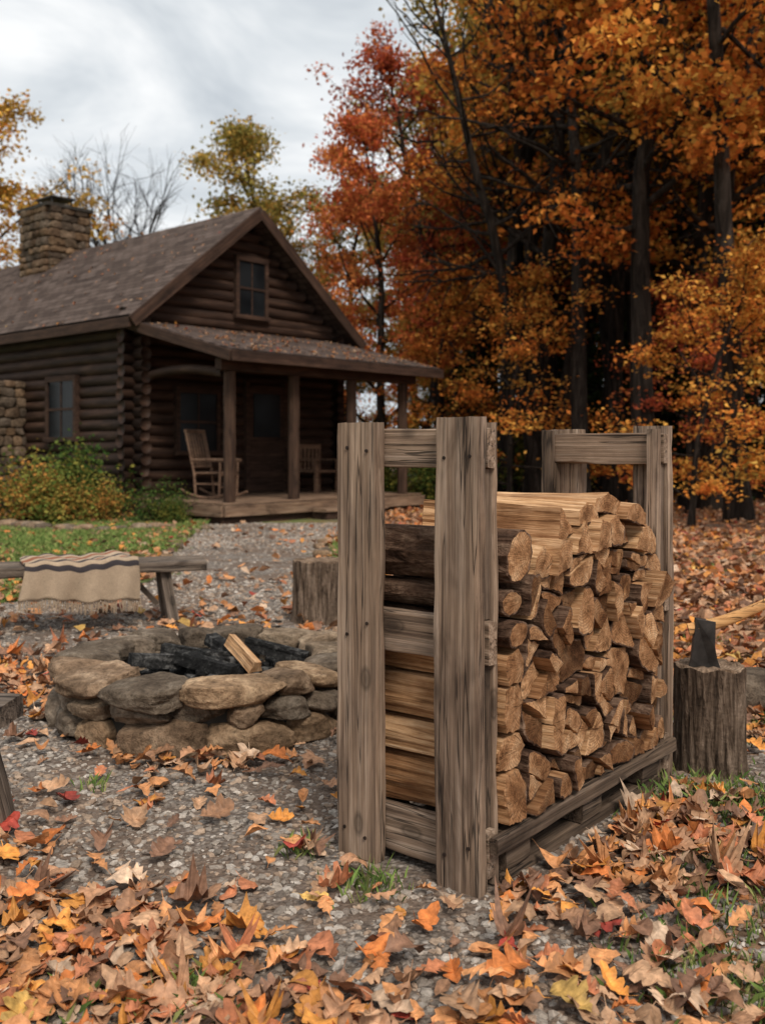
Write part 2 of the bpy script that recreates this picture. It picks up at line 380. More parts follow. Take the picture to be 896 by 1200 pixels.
obj('gravel',npmesh('gravel',V,F,[M_pebble],smooth=False,attrs={'col':C}))
# ---------------------------------------------------------------- fallen leaves
def strip_template(mid,side):
    V=[];F=[]
    V+=[(-.22,-.008,0),(-.22,0,0),(-.22,.008,0)]
    for mx_,(sx,sy) in zip(mid,side): V+=[(sx,-sy,0),(mx_,0,0),(sx,sy,0)]
    n=len(V)//3
    for i in range(n-1):
        a=3*i; F+=[(a,a+3,a+4,a+1),(a+1,a+4,a+5,a+2)]
    return np.array(V,float),np.array(F)
oak=strip_template([0,.08,.16,.24,.31,.38,.46,.54,.62,.70,.78,.86,.93,1.0],
 [(0,.012),(.06,.07),(.15,.19),(.23,.20),(.25,.12),(.33,.27),(.44,.33),(.50,.27),(.51,.16),(.62,.30),(.74,.30),(.79,.17),(.92,.15),(1,.02)])
oak2=strip_template([0,.1,.2,.3,.4,.5,.6,.7,.8,.9,1.0],
 [(0,.012),(.1,.09),(.22,.2),(.27,.13),(.42,.25),(.46,.14),(.64,.27),(.66,.15),(.82,.18),(.9,.09),(1,.015)])
maple=strip_template([0,.04,.08,.14,.2,.26,.34,.42,.5,.58,.66,.76,1.0],
 [(0,.015),(-.08,.16),(-.03,.27),(.06,.43),(.16,.33),(.26,.40),(.42,.56),(.46,.42),(.52,.30),(.66,.30),(.74,.26),(.84,.13),(1.03,.006)])
beech=strip_template([0,.15,.35,.55,.75,.9,1],[(0,.01),(.13,.19),(.33,.30),(.55,.31),(.75,.22),(.9,.09),(1,.004)])
simp=(np.array([(0,0,0),(.2,-.26,.05),(.62,-.30,.04),(1,0,0),(.62,.30,.04),(.2,.26,.05)],float),np.array([[0,1,2,3],[0,3,4,5]]))
LPAL=np.array([[.56,.25,.10],[.48,.28,.16],[.38,.20,.11],[.22,.115,.07],[.64,.27,.06],[.60,.19,.05],[.38,.06,.04],[.58,.40,.27],[.62,.38,.11],[.46,.17,.08]])
LPRB=np.array([.19,.17,.18,.13,.08,.08,.015,.045,.01,.10])
def leafbatch(P,sz,tpl,seed,z0=.008,zr=.02,tilt=.22,pal=LPAL,prb=LPRB,curl=1.0):
    r=np.random.default_rng(seed); n=len(P); TV,TF=tpl; k=len(TV)
    T=np.repeat(TV[None],n,0).copy(); T[:,:,0]-=.45
    T[:,:,1]*=r.uniform(.75,1.15,(n,1))
    y=T[:,:,1].copy(); x=T[:,:,0].copy()
    T[:,:,2]+= curl*(r.normal(.35,.8,(n,1))*y**2*2+r.normal(.15,.5,(n,1))*x**2+r.normal(0,.2,(n,1))*x*y*3+r.uniform(.0,.2,(n,1))*np.abs(y)+ r.uniform(.02,.06,(n,1))*np.sin(x*9+r.uniform(0,6,(n,1)))*np.abs(y)*4+r.uniform(0,.03,(n,1))*np.sin(x*23+y*15+r.uniform(0,6,(n,1))))
    T[:,:,1]+=r.normal(0,.18,(n,1))*x**2
    T*=sz[:,None,None]
    M=rot_batch(r.uniform(0,6.28,n),r.normal(0,tilt,n),r.normal(0,tilt,n))
    V=np.einsum('nij,nkj->nki',M,T)
    zm=V[:,:,2].min(1); lift=z0+r.random(n)*zr
    V[:,:,2]+= (lift-np.maximum(zm,-.35*sz))[:,None]
    V[:,:,:2]+=P[:,None,:2]
    F=(TF[None]+(np.arange(n)*k)[:,None,None]).reshape(-1,4)
    c=pal[r.choice(len(pal),n,p=prb)]*r.uniform(.6,1.12,(n,1))
    C=np.repeat(c[:,None,:],k,1)
    if k>6:
        C=C.copy(); C[:,1::3,:]*=1.25; C[:,0::3,:]*=.88
    return V.reshape(-1,3),F,C.reshape(-1,3)
def sig(x): return 1/(1+np.exp(-x))
def merge(L):
    V=[];F=[];C=[];o=0
    for v,f,c in L: V.append(v);F.append(f+o);C.append(c);o+=len(v)
    return np.vstack(V),np.vstack(F),np.vstack(C)
r=np.random.default_rng(11)
N=24000; d=1.5+5.4*r.random(N)**1.1; x=(r.random(N)*2-1)*(.45*d+.5); P=np.c_[x,d]
dn=.10+.75*sig((-x-.05)/.14)*sig((2.48-d)/.10)+.70*sig((x-.50-.22*(d-2))/.12)+.50*sig((d-4.0)/.4)*sig((-x-1.6)/.2)+.16*sig((-x-.7)/.2)
dn+= .85*np.exp(-((np.linalg.norm(P-PIT,axis=1)-PR-.09)/.08)**2)*(d<4.3)+.40*sig((2.10-d)/.06)
q=P-RK; dn+=.7*np.exp(-((q@ry+.16)/.11)**2)*((q@rx)>-.1)
dn*=np.clip(.74+.75*snoise(P,3.2,21),.06,1.7)
keep=(r.random(N)<dn*.42)&free(P,.05); P=P[keep]; n=len(P); sz=r.uniform(.05,.115,n)
kk=r.random(n)
sel=lambda a,b_:(kk>=a)&(kk<b_)
L=[leafbatch(P[sel(0,.4)],sz[sel(0,.4)],oak,31),leafbatch(P[sel(.4,.6)],sz[sel(.4,.6)],oak2,35),leafbatch(P[sel(.6,.8)],sz[sel(.6,.8)]*.8,maple,32),leafbatch(P[sel(.8,1.01)],sz[sel(.8,1.01)]*.8,beech,33)]
N=90000; d=4.3+27*r.random(N)**1.4; x=(r.random(N)*2-1)*(.5*d+1.5); P=np.c_[x,d]
inp=(x>edgeL(d)-.05)&(x<edgeR(d)+.05)
dn=np.where(inp,np.where(d>6.8,.05,.12),.95)*np.clip(.8+.5*snoise(P,.9,22),.2,1.4)
dn=np.where((x<-1.5)&(d>8),dn*.33,dn)
keep=(r.random(N)<dn)&free(P); P=P[keep]; n=len(P)
L.append(leafbatch(P,r.uniform(.05,.12,n),simp,34,z0=.01,zr=.03,tilt=.35))
V,F,C=merge(L); obj('fallen_leaves',npmesh('fallen_leaves',V,F,[M_leaf],smooth=False,attrs={'col':C}))
# ---------------------------------------------------------------- grass
def blades(P,h,w_,seed,col):
    r=np.random.default_rng(seed); n=len(P); yaw=r.uniform(0,6.28,n); H=h*r.uniform(.5,1.2,n); lean=r.normal(0,.45,(n,2))
    a=np.c_[np.cos(yaw),np.sin(yaw)]*w_
    V=np.zeros((n,4,3)); V[:,0,:2]=P-a; V[:,1,:2]=P+a; V[:,2,:2]=P+a*.7+lean*H[:,None]*.35; V[:,2,2]=H*.6; V[:,3,:2]=P+lean*H[:,None]; V[:,3,2]=H
    F=np.arange(n*4).reshape(-1,4)
    c=np.array(col)[r.choice(len(col),n)]*r.uniform(.6,1.2,(n,1))
    return V.reshape(-1,3),F,np.repeat(c,4,0)
gc=[(.16,.24,.06),(.22,.30,.08),(.31,.32,.11),(.11,.18,.045)]
r=np.random.default_rng(5)
N=90000; d=7.3+8.5*r.random(N); x=-7+6.2*r.random(N); P=np.c_[x,d]; k=(x<edgeL(d)-.05)&(snoise(P,1.3,9)>-.8); L=[blades(P[k],.075,.010,1,gc)]
N=9000; d=7.2+6*r.random(N); P=np.c_[edgeR(d)+.15+np.abs(r.normal(0,.35,N)),d]; L.append(blades(P[snoise(P,1.4,19)>-.4],.07,.009,7,gc))
N=26000; d=2.6+12*r.random(N); x=.6+8*r.random(N)*d/10; P=np.c_[x,d]; k=(x>edgeR(d))&(snoise(P,1.6,10)>.55)&free(P); L.append(blades(P[k],.05,.006,2,gc))
for (tx,ty,tn,tr) in [(-.04,2.55,150,.045),(-.23,2.78,80,.03),(1.02,3.2,700,.13),(1.25,3.05,420,.12),(-.38,2.03,110,.05),(.66,2.12,260,.09),(.85,2.35,160,.1),(-.62,2.0,50,.04),(.3,3.6,200,.1),(-.95,3.3,40,.03),(.9,2.7,120,.08),(1.5,4.2,500,.25),(.8,2.0,200,.08)]:
    P=np.array([tx,ty])+r.normal(0,tr,(tn,2)); L.append(blades(P[free(P)],.045,.0026,int(tn),gc))
V,F,C=merge(L); obj('grass',npmesh('grass',V,F,[M_grass],attrs={'col':C}))
# ---------------------------------------------------------------- rocks
CV9,CF9=template('cube',13); CV3,CF3=template('cube',4)
def rock(hx,hy,hz,seed,hi=True,k=5.0,cuts=9,rough=.035,lo_=.74):
    r=np.random.default_rng(seed); D=(CV9 if hi else CV3); D=D/np.linalg.norm(D,axis=1)[:,None]
    P=D/((np.abs(D)**k).sum(1)**(1/k))[:,None]
    for _ in range(cuts):
        n=r.normal(size=3); n/=np.linalg.norm(n); ex=(P@n); off=ex.max()*r.uniform(lo_,.93)
        over=np.maximum(ex-off,0); P=P-over[:,None]*n[None]*.98
    P=P*(1+rough*snoise(P,2.2,seed+1)[:,None]+rough*.55*snoise(P,6,seed+2)[:,None]+ (rough*.4*snoise(P,14,seed+3)[:,None]+rough*.22*snoise(P,30,seed+4)[:,None] if hi else 0))
    return P*np.array([hx,hy,hz]), (CF9 if hi else CF3)
def rz(P,a):
    c,s=math.cos(a),math.sin(a); Q=P.copy(); Q[:,0]=c*P[:,0]-s*P[:,1]; Q[:,1]=s*P[:,0]+c*P[:,1]; return Q
pit=empty('stone_fire_pit',(PIT[0],PIT[1],0))
rr=np.random.default_rng(81)
LV=[]
courses=[(-.01,.118,.56,.105,.27),(.105,.080,.545,.10,.19),(.183,.076,.535,.125,.24)]
tints=[(1,.94,.86),(1.12,1.04,.94),(.72,.71,.70),(1.15,.97,.78),(.84,.83,.82),(1.05,.90,.77),(.60,.585,.57)]
sd_=100
for ci,(z,h,rad,hw,ln) in enumerate(courses):
    a=rr.uniform(0,1); end=a+2*math.pi
    angs=[]
    while a<end-.12:
        l=ln*rr.uniform(.55,1.35)/rad
        if a+l>end-.2: l=end-a
        angs.append((a,a+l)); a+=l
    for (a0,a1) in angs:
        sd_+=7; am=(a0+a1)/2; l=(a1-a0)*rad*1.0
        hh=h*rr.uniform(.85,1.18)
        P,F=rock(hw*rr.uniform(.86,1.15),l/2*1.03,hh/2*1.14,sd_,k=6.5,cuts=14,rough=.042,lo_=.72)
        t=P[:,1]/rad; rad_=rad+P[:,0]+rr.uniform(-.028,.03)
        rad_=rad_+P[:,1]*rr.normal(0,.10)
        tilt=rr.normal(0,.06)
        Q=np.c_[rad_*np.cos(am+t),rad_*np.sin(am+t),P[:,2]+z+h/2+P[:,1]*tilt]
        if ci==2: Q[:,2]+=P[:,0]*rr.normal(0,.09)+rr.uniform(-.006,.010)
        c=np.array(tints[rr.integers(7)])*rr.uniform(.78,1.18)
        LV.append((Q,F,np.repeat(c[None],len(Q),0)))
V,F,C=merge(LV); obj('ring_stones',npmesh('ring_stones',V,F,[M_stone],smooth=True,attrs={'col':C}),pit)
mv=[];mf=[]
for i in range(40):
    a=2*math.pi*i/40
    for rad_,z in ((.47,.02),(.47,.20),(.58,.20),(.58,.02)): mv.append((rad_*math.cos(a),rad_*math.sin(a),z))
for i in range(40):
    j=(i+1)%40
    for k in range(3): mf.append((4*i+k,4*j+k,4*j+k+1,4*i+k+1))
A_=Acc(); A_.add(mv,mf); obj('mortar_core',A_.mesh('mortar_core',[M_mortar]),pit)
A_=Acc(); V=[(0,0,.15)];F=[]
for j in range(1,9):
    for i in range(32):
        a=2*math.pi*i/32; q=.48*j/8; V.append((q*math.cos(a),q*math.sin(a),.145-.04*(j/8)**2+.014*math.sin(a*5+j)+.012*math.cos(a*9+j*2)))
for i in range(32): F.append((0,1+i,1+(i+1)%32))
for j in range(7):
    for i in range(32): a=1+j*32+i; b_=1+j*32+(i+1)%32; F.append((a,a+32,b_+32,b_))
A_.add(V,F); obj('ash_bed',A_.mesh('ash_bed',[M_ash],True),pit)
LV=[]
for i in range(150):
    s=rr.uniform(.012,.038); P,F=rock(s*rr.uniform(1,1.9),s,s*.8,900+i,False,6); P=rz(P,rr.uniform(0,6.28)); q=abs(rr.normal(0,.17)); a=rr.uniform(0,6.28); q=min(q,.36)
    P+=np.array([q*math.cos(a),q*math.sin(a),.15+rr.uniform(0,.10)*(1-q/.42)]); LV.append((P,F,np.ones((len(P),3))))
V,F,C=merge(LV); obj('charcoal_pieces',npmesh('charcoal_pieces',V,F,[M_char],smooth=False,attrs={'col':C}),pit)
# ---------------------------------------------------------------- firewood pieces
def resample(poly,step):
    out=[];n=len(poly)
    for i in range(n):
        (p,t),(q,_)=poly[i],poly[(i+1)%n]; p=np.array(p);q=np.array(q); L=np.linalg.norm(q-p); k=max(1,int(round(L/step)))
        for j in range(k): out.append((p+(q-p)*j/k,t))
    return out
def clip(poly,nv,dv,tag):
    out=[];n=len(poly)
    for i in range(n):
        (p,t),(q,_)=poly[i],poly[(i+1)%n]
        a=np.dot(nv,p)-dv; b_=np.dot(nv,q)-dv
        if a<=0: out.append((p,t))
        if (a<=0)!=(b_<=0):
            I=p+(q-p)*(a/(a-b_)); out.append((I,tag if a<=0 else t))
    return out
def area(poly):
    P=[p for p,_ in poly]; return .5*sum(P[i][0]*P[(i+1)%len(P)][1]-P[(i+1)%len(P)][0]*P[i][1] for i in range(len(P)))
def roundbark(poly,it=2,f=.22):
    for _ in range(it):
        out=[];n=len(poly)
        for i in range(n):
            pp,tp=poly[i-1]; p,t=poly[i]; q,_=poly[(i+1)%n]
            if tp==0 and t==0: out.append((p+(pp-p)*f,t)); out.append((p+(q-p)*f,t))
            else: out.append((p,t))
        poly=out
    return poly
def log_piece(acc,poly,pith,y0,y1,seed,rnd,axisdrift=.008):
    r=np.random.default_rng(seed)
    poly=[(np.array(p,float),t) for p,t in poly]
    cen=np.mean([p for p,_ in poly],0)
    poly=roundbark(poly); poly=resample(poly,.010); n=len(poly)
    ns=11; V=[];A=[];F=[];M=[]
    dr=r.normal(0,axisdrift,2)
    PP=np.array([p for p,_ in poly]); TG=np.array([t for _,t in poly])
    dd=PP-cen; L=np.linalg.norm(dd,axis=1)[:,None]+1e-6; dirn=dd/L; am=np.where(TG==1,.0027,.0026)[:,None]
    for s in range(ns):
        t=s/(ns-1); y=y0+(y1-y0)*t
        X3=np.c_[PP[:,0]*90,np.full(n,y*4),PP[:,1]*90]; X4=np.c_[PP[:,0]*230,np.full(n,y*18),PP[:,1]*230]
        Q=PP+dirn*am*(snoise(X3,1,seed)[:,None]+.6*snoise(X4,1,seed+1)[:,None])+dr*(t-.5)
        yy=np.full(n,y)
        if s in (0,ns-1): yy=yy+.0022*snoise(PP*60,1,seed+5)
        for i in range(n): V.append((Q[i,0],yy[i],Q[i,1])); A.append((PP[i,0]-pith[0],PP[i,1]-pith[1],rnd))
    for s in range(ns-1):
        for i in range(n):
            j=(i+1)%n; F.append((s*n+i,(s+1)*n+i,(s+1)*n+j,s*n+j)); M.append(1 if TG[i]==1 else 0)
    tx,tz=r.normal(0,.08,2)
    for s,flip in ((0,False),(ns-1,True)):
        b0=s*n; base=len(V); yy=(y0-.002) if s==0 else (y1+.002)
        for i in range(n):
            p=np.array([V[b0+i][0],V[b0+i][2]]); d_=p-cen; ll=np.linalg.norm(d_)+1e-6
            q=p-d_/ll*(.0055 if TG[i]==0 else .0012)
            V.append((q[0],yy+.0012*float(snoise(np.array([[q[0]*60,q[1]*60]]),1,seed+9)[0]),q[1])); A.append((q[0]-pith[0],q[1]-pith[1],rnd))
        V.append((cen[0],yy-.001,cen[1])); A.append((cen[0]-pith[0],cen[1]-pith[1],rnd)); cI=len(V)-1
        for i in range(n+1):
            x_,y_,z_=V[base+i]; V[base+i]=(x_,y_+tx*(x_-cen[0])+tz*(z_-cen[1]),z_)
        for i in range(n):
            x_,y_,z_=V[b0+i]; V[b0+i]=(x_,y_+tx*(x_-cen[0])+tz*(z_-cen[1]),z_)
        for i in range(n):
            j=(i+1)%n
            f1=(b0+i,b0+j,base+j,base+i); f2=(base+i,base+j,cI)
            if flip: f1=f1[::-1]; f2=f2[::-1]
            F+=[f1,f2]; M+=[0 if TG[i]==0 else 2,2]
    acc.add(V,F,M,A)
S=Acc(); rr=np.random.default_rng(43); sid=0
cont=[(np.array(p),0) for p in [(.215,.147),(1.118,.147),(1.118,.775),(.62,.835),(.215,.775)]]
seeds=[]
tries=0
while tries<6000:
    tries+=1; p=np.array([rr.uniform(.215,1.118),rr.uniform(.147,.83)])
    dm=.084+.05*(.5+.5*math.sin(p[0]*9+p[1]*13))
    if all(np.linalg.norm(p-q)>dm for q in seeds): seeds.append(p)
def inset(poly,d):
    out=poly
    if area(poly)<0: poly=poly[::-1]
    src=poly
    for i in range(len(src)):
        p,t=src[i]; q,_=src[(i+1)%len(src)]; e=q-p; L=np.linalg.norm(e)
        if L<1e-5: continue
        nv=np.array([e[1],-e[0]])/L
        out=clip(out,nv,np.dot(nv,p)-d,t)
        if len(out)<3: return out
    return out
for s in seeds:
    c=cont
    for q in seeds:
        if q is s: continue
        nv=q-s; c=clip(c,nv,np.dot(nv,(q+s)/2),0)
    cen=np.mean([p for p,_ in c],0); pith=cen+rr.normal(0,.012,2)
    th=rr.uniform(0,math.pi); nv=np.array([math.cos(th),math.sin(th)])
    pcs=[]
    k=rr.random(); ar=abs(area(c))
    if k<.16 or ar<.0062: pcs=[c]
    else:
        h1=clip(c,nv,np.dot(nv,pith),1); h2=clip(c,-nv,-np.dot(nv,pith),1)
        for h in (h1,h2):
            if len(h)>=3 and abs(area(h))>.0060 and rr.random()<.7:
                th2=th+math.pi/2+rr.normal(0,.35); n2=np.array([math.cos(th2),math.sin(th2)])
                pcs+=[clip(h,n2,np.dot(n2,pith),1),clip(h,-n2,-np.dot(n2,pith),1)]
            else: pcs.append(h)
    if len(pcs)==1 and rr.random()<.6:
        g=rr.integers(3); pcs=[[(p,1 if (i%3)!=g else 0) for i,(p,t) in enumerate(pcs[0])]]
    for pc in pcs:
        if len(pc)<3 or abs(area(pc))<.0009: continue
        pc=inset(pc,.0042)
        if len(pc)<3 or abs(area(pc))<.0006: continue
        cc=np.mean([p for p,_ in pc],0); an=rr.normal(0,.07); ca,sa=math.cos(an),math.sin(an); kf=rr.uniform(.94,1.0)
        pc=[(cc+np.array([ca*(p-cc)[0]-sa*(p-cc)[1],sa*(p-cc)[0]+ca*(p-cc)[1]])*kf,t) for p,t in pc]
        sid+=1; jit=float(np.clip(rr.normal(0,.014),-.035,.03))
        log_piece(S,pc,pith,-.012+jit,.455+jit*.6,1000+sid*11,float(np.clip(rr.normal(.56,.32),0,1)))
z=.15
for i,(h,bark) in enumerate([(.135,1),(.10,1),(.125,1),(.095,1),(.08,0),(.075,0),(.155,0)]):
    x0,x1=.098,.212; t=1 if bark else 0
    if t:
        k1,k2,k3=rr.uniform(0,.03),rr.uniform(.3,.8),rr.uniform(-.012,.012)
        poly=[((x0+k1,z+.006),1),((x1-.02,z),0),((x1,z+h*.55),1),((x1-.03,z+h-.006),1),((x0+rr.uniform(.004,.03),z+h*.9+k3),1),((x0+.0,z+h*k2),1)]
    else:
        m_=((x0+x1)/2,z+h/2); poly=[((m_[0]+.056*math.cos(a),m_[1]+h*.49*math.sin(a)),0) for a in np.linspace(0,2*math.pi,9)[:-1]]
    sid+=1; log_piece(S,[(np.array(p),tt) for p,tt in poly],(x1,z+h/2),-.012+rr.normal(0,.010),.46,3000+sid*7,float(rr.uniform(.4,1.0))); z+=h
def rp(pts,tags,ang,c):
    ca,sa=math.cos(ang),math.sin(ang); return [(np.array([c[0]+ca*p[0]-sa*p[1],c[1]+sa*p[0]+ca*p[1]]),t) for p,t in zip(pts,tags)]
top=[(.28,.825,.1,0),(.385,.838,.2,1),(.49,.862,-.1,2),(.60,.885,.05,1),(.71,.878,-.12,0),(.82,.865,.0,2),(.92,.843,-.2,1),(1.03,.828,-.05,0),(.56,.945,.06,3),(.70,.955,-.08,3),(.83,.93,-.2,3),(.43,.91,.3,2)]
shapes=[([(-.055,-.045),(.055,-.045),(.05,.01),(0,.05),(-.04,.02)],[0,0,1,1,1]),
        ([(-.055,-.045),(.05,-.045),(.058,.02),(-.01,.045)],[1,0,1,1]),
        ([(-.05,-.045),(.05,-.04),(.0,.055)],[0,1,1]),
        ([(-.075,-.03),(.07,-.034),(.07,.008),(.0,.03),(-.062,.012)],[0,1,1,1,1])]
for (vx,vz,an,sh) in top:
    sid+=1; P_,T_=shapes[sh]; log_piece(S,rp(P_,T_,an,(vx,vz)),(vx,vz-.05),-.02+rr.normal(0,.018),.45+rr.normal(0,.02),5000+sid*7,float(rr.uniform(.6,1)),.018)
fw=obj('firewood_stack',S.mesh('firewood_stack',[M_bark,M_split,M_end],False,'lg'),None,(RK[0],RK[1],0),(0,0,ra))
K=Acc(); log_piece(K,[(np.array(p),1) for p in [(-.03,-.02),(.03,-.02),(.02,.022),(-.012,.03)]],(0,-.04),-.16,.15,77,.8)
obj('kindling_stick',K.mesh('kindling',[M_bark,M_split,M_end],False,'lg'),pit,(.12,-.04,.262),(.22,0,.5))
for i,(kx,ky,ka) in enumerate([(-.10,.06,1.4),(.0,.2,.6),(-.2,-.08,2.2),(.24,.14,1.2),(-.02,-.14,1.0)]):
    K=Acc(); log_piece(K,[(np.array(p),1) for p in [(-.03,-.026),(.03,-.022),(.024,.026),(-.018,.024)]],(0,-.04),-.15,.15,79+i,.0)
    obj(f'charred_log_{i}',K.mesh('charred_log',[M_char,M_char,M_char],False,'lg'),pit,(kx,ky,.235),(.12,0,ka))
# ---------------------------------------------------------------- boards
def board_mesh(name,L,w_,t,seed,mat,seg=None,rad=.005,amp=.0015):
    r=np.random.default_rng(seed); seg=seg or max(3,int(L/.04))
    cs=[]
    for (sx,sy) in ((1,1),(-1,1),(-1,-1),(1,-1)):
        cx,cy=sx*(w_/2-rad),sy*(t/2-rad); a0={(1,1):0,(-1,1):90,(-1,-1):180,(1,-1):270}[(sx,sy)]
        for k in range(3): a=math.radians(a0+k*45); cs.append((cx+rad*math.cos(a),cy+rad*math.sin(a)))
    cs2=[]; n0=len(cs)
    for i in range(n0):
        p=np.array(cs[i]);q=np.array(cs[(i+1)%n0]); d_=np.linalg.norm(q-p); k=max(1,int(d_/.022))
        for j in range(k): cs2.append(p+(q-p)*j/k)
    cs=np.array(cs2); n=len(cs); V=[];F=[]
    bow=r.normal(0,.0018,2)
    for s in range(seg+1):
        x=-L/2+L*s/seg
        P=np.c_[np.full(n,x),cs]
        d1=snoise(P*np.array([5,30,30]),1,seed)*amp+snoise(P*np.array([14,80,80]),1,seed+1)*amp*.5
        edge=.0032*np.maximum(0,snoise(np.c_[np.full(n,x)*16,np.sign(cs[:,0])*3,np.sign(cs[:,1])*3],1,seed+2))
        f=1-(edge/ (np.linalg.norm(cs,axis=1)))*((np.abs(cs[:,0])>w_/2-rad*2.2)&(np.abs(cs[:,1])>t/2-rad*2.2))
        if s in (0,seg): f=f*.975
        Q=cs*f[:,None]; nn=cs/(np.linalg.norm(cs,axis=1)[:,None])
        Q=Q+nn*d1[:,None]+bow*math.sin(math.pi*s/seg)
        xe=np.full(n,x)+( snoise(cs*60,1,seed+3)*.0014 if s in(0,seg) else 0)
        V+=list(np.c_[xe,Q])
    for s in range(seg):
        for i in range(n):
            j=(i+1)%n; F.append((s*n+i,s*n+j,(s+1)*n+j,(s+1)*n+i))
    F.append(tuple(range(n))[::-1]); F.append(tuple(range(seg*n,(seg+1)*n)))
    A=Acc(); A.add(V,F); return A.mesh(name,[mat],False)
BS=[0]
def board(name,parent,c,L,w_,t,axis,mat,rot=None,**kw):
    BS[0]+=13
    me=board_mesh(name,L,w_,t,BS[0],mat,**kw); o=obj(name,me,parent)
    mats={'z_y':Matrix(((0,0,1),(0,1,0),(-1,0,0))),'z_x':Matrix(((0,1,0),(0,0,1),(1,0,0))),
          'y_z':Matrix(((0,0,1),(1,0,0),(0,1,0))),'y_x':Matrix(((0,1,0),(1,0,0),(0,0,-1))),
          'x_z':Matrix(((1,0,0),(0,0,-1),(0,1,0))),'x_y':Matrix.Identity(3)}
    M=mats[axis]
    if rot is not None: M=rot@M
    o.matrix_local=Matrix.Translation(c)@M.to_4x4()
    return o
rack=empty('firewood_rack',(RK[0],RK[1],0),ra)
LEN=1.222; WID=.47
def nails(par,pts,dirx):
    A=Acc()
    for (x,y,z) in pts:
        V,F=tube([(x,y,z),(x+dirx*.004,y,z)],[.0048,.0048],8,True); A.add(V,F)
    obj('nails',A.mesh('nails',[M_nail]),par)
for fr,(x0,sg) in enumerate(((0,1),(LEN,-1))):
    tx=x0+sg*.0195; H=1.2
    for k,yc in enumerate((.067,.398)):
        board(f'post_board_{fr}_{k}',rack,(tx,yc,H/2),H+(.006 if k==0 else -.012),.134 if k==0 else .142,.039,'z_y',M_rack)
        yb=.032 if k==0 else .438
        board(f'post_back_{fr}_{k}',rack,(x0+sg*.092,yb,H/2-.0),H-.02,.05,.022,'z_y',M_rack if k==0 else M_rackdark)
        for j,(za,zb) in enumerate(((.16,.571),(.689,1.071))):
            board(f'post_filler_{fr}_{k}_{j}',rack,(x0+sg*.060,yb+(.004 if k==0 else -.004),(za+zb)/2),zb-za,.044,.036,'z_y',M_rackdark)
    for k,(zc,w_) in enumerate(((1.125,.105),(.63,.115),(.095,.125))):
        board(f'rail_{fr}_{k}',rack,(x0+sg*.060,.235,zc),.466+(.006 if k==1 else 0),w_,.038,'y_z',M_rack)
    pts=[]
    for zc in (1.125,.63,.095):
        for yc in (.067,.398):
            for dy in (-.038,.036): pts.append((x0-sg*.0008,yc+dy+random.uniform(-.006,.006),zc+random.uniform(-.03,.03)))
    nails(rack,pts,-sg)
for k,yc in enumerate((.035,.235,.435)):
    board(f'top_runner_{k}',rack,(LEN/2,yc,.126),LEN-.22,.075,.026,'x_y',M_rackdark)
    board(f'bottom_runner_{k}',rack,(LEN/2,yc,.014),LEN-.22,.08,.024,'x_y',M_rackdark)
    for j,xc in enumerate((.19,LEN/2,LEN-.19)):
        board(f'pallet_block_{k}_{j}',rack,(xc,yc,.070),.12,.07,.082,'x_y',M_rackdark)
board('side_skirt_board',rack,(LEN/2-.0,-.015,.122),LEN-.09,.045,.026,'x_z',M_rackdark)
for j in range(7):
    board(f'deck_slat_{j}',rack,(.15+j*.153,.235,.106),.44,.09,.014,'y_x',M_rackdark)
# ---------------------------------------------------------------- stumps
def stump(name,x,y,rad,h,seed):
    e=empty(name,(x,y,0)); n=140; V=[];F=[]; ns=22
    def rr_(a,z):
        return rad*(1+.05*math.sin(2*a+seed)+.035*math.sin(3*a+1.3*seed)+.025*math.sin(5*a+z*2)+.03*abs(math.sin(11*a+1.6*math.sin(z*8)+seed))+.022*math.sin(23*a+2*math.sin(z*14))+.014*math.sin(41*a+z*16)+.10*math.exp(-z/.05))
    for s in range(ns):
        z=h*s/(ns-1)
        for i in range(n):
            a=2*math.pi*i/n; q=rr_(a,z); V.append((q*math.cos(a),q*math.sin(a),z+(.006*math.sin(7*a)*(s==ns-1))))
    for s in range(ns-1):
        for i in range(n): j=(i+1)%n; F.append((s*n+i,s*n+j,(s+1)*n+j,(s+1)*n+i))
    A=Acc(); A.add(V,F); obj('bark',A.mesh(name+'_bark',[M_stumpbark],True),e)
    V=[];at=[];F=[]
    for k,f in enumerate([.995,.94,.8,.6,.4,.2]):
        for i in range(n):
            a=2*math.pi*i/n; q=rr_(a,h)*f; V.append((q*math.cos(a),q*math.sin(a),h+(-.004 if k==0 else .004)+.003*math.sin(9*a+k)+(.006*math.sin(7*a)*(k==0)))); at.append((V[-1][0],V[-1][1],.6))
    V.append((0,0,h+.004)); at.append((0,0,.6))
    for k in range(5):
        for i in range(n): j=(i+1)%n; F.append((k*n+i,k*n+j,(k+1)*n+j,(k+1)*n+i))
    for i in range(n): F.append((5*n+i,5*n+(i+1)%n,6*n))
    A=Acc(); A.add(V,F,0,at); obj('cut_top',A.mesh(name+'_top',[M_stumpend],True,'lg'),e)
    return e
stump('chopping_block_stump',1.145,3.5,.112,.365,3)
stump('tree_stump',-.40,6.5,.165,.40,8)
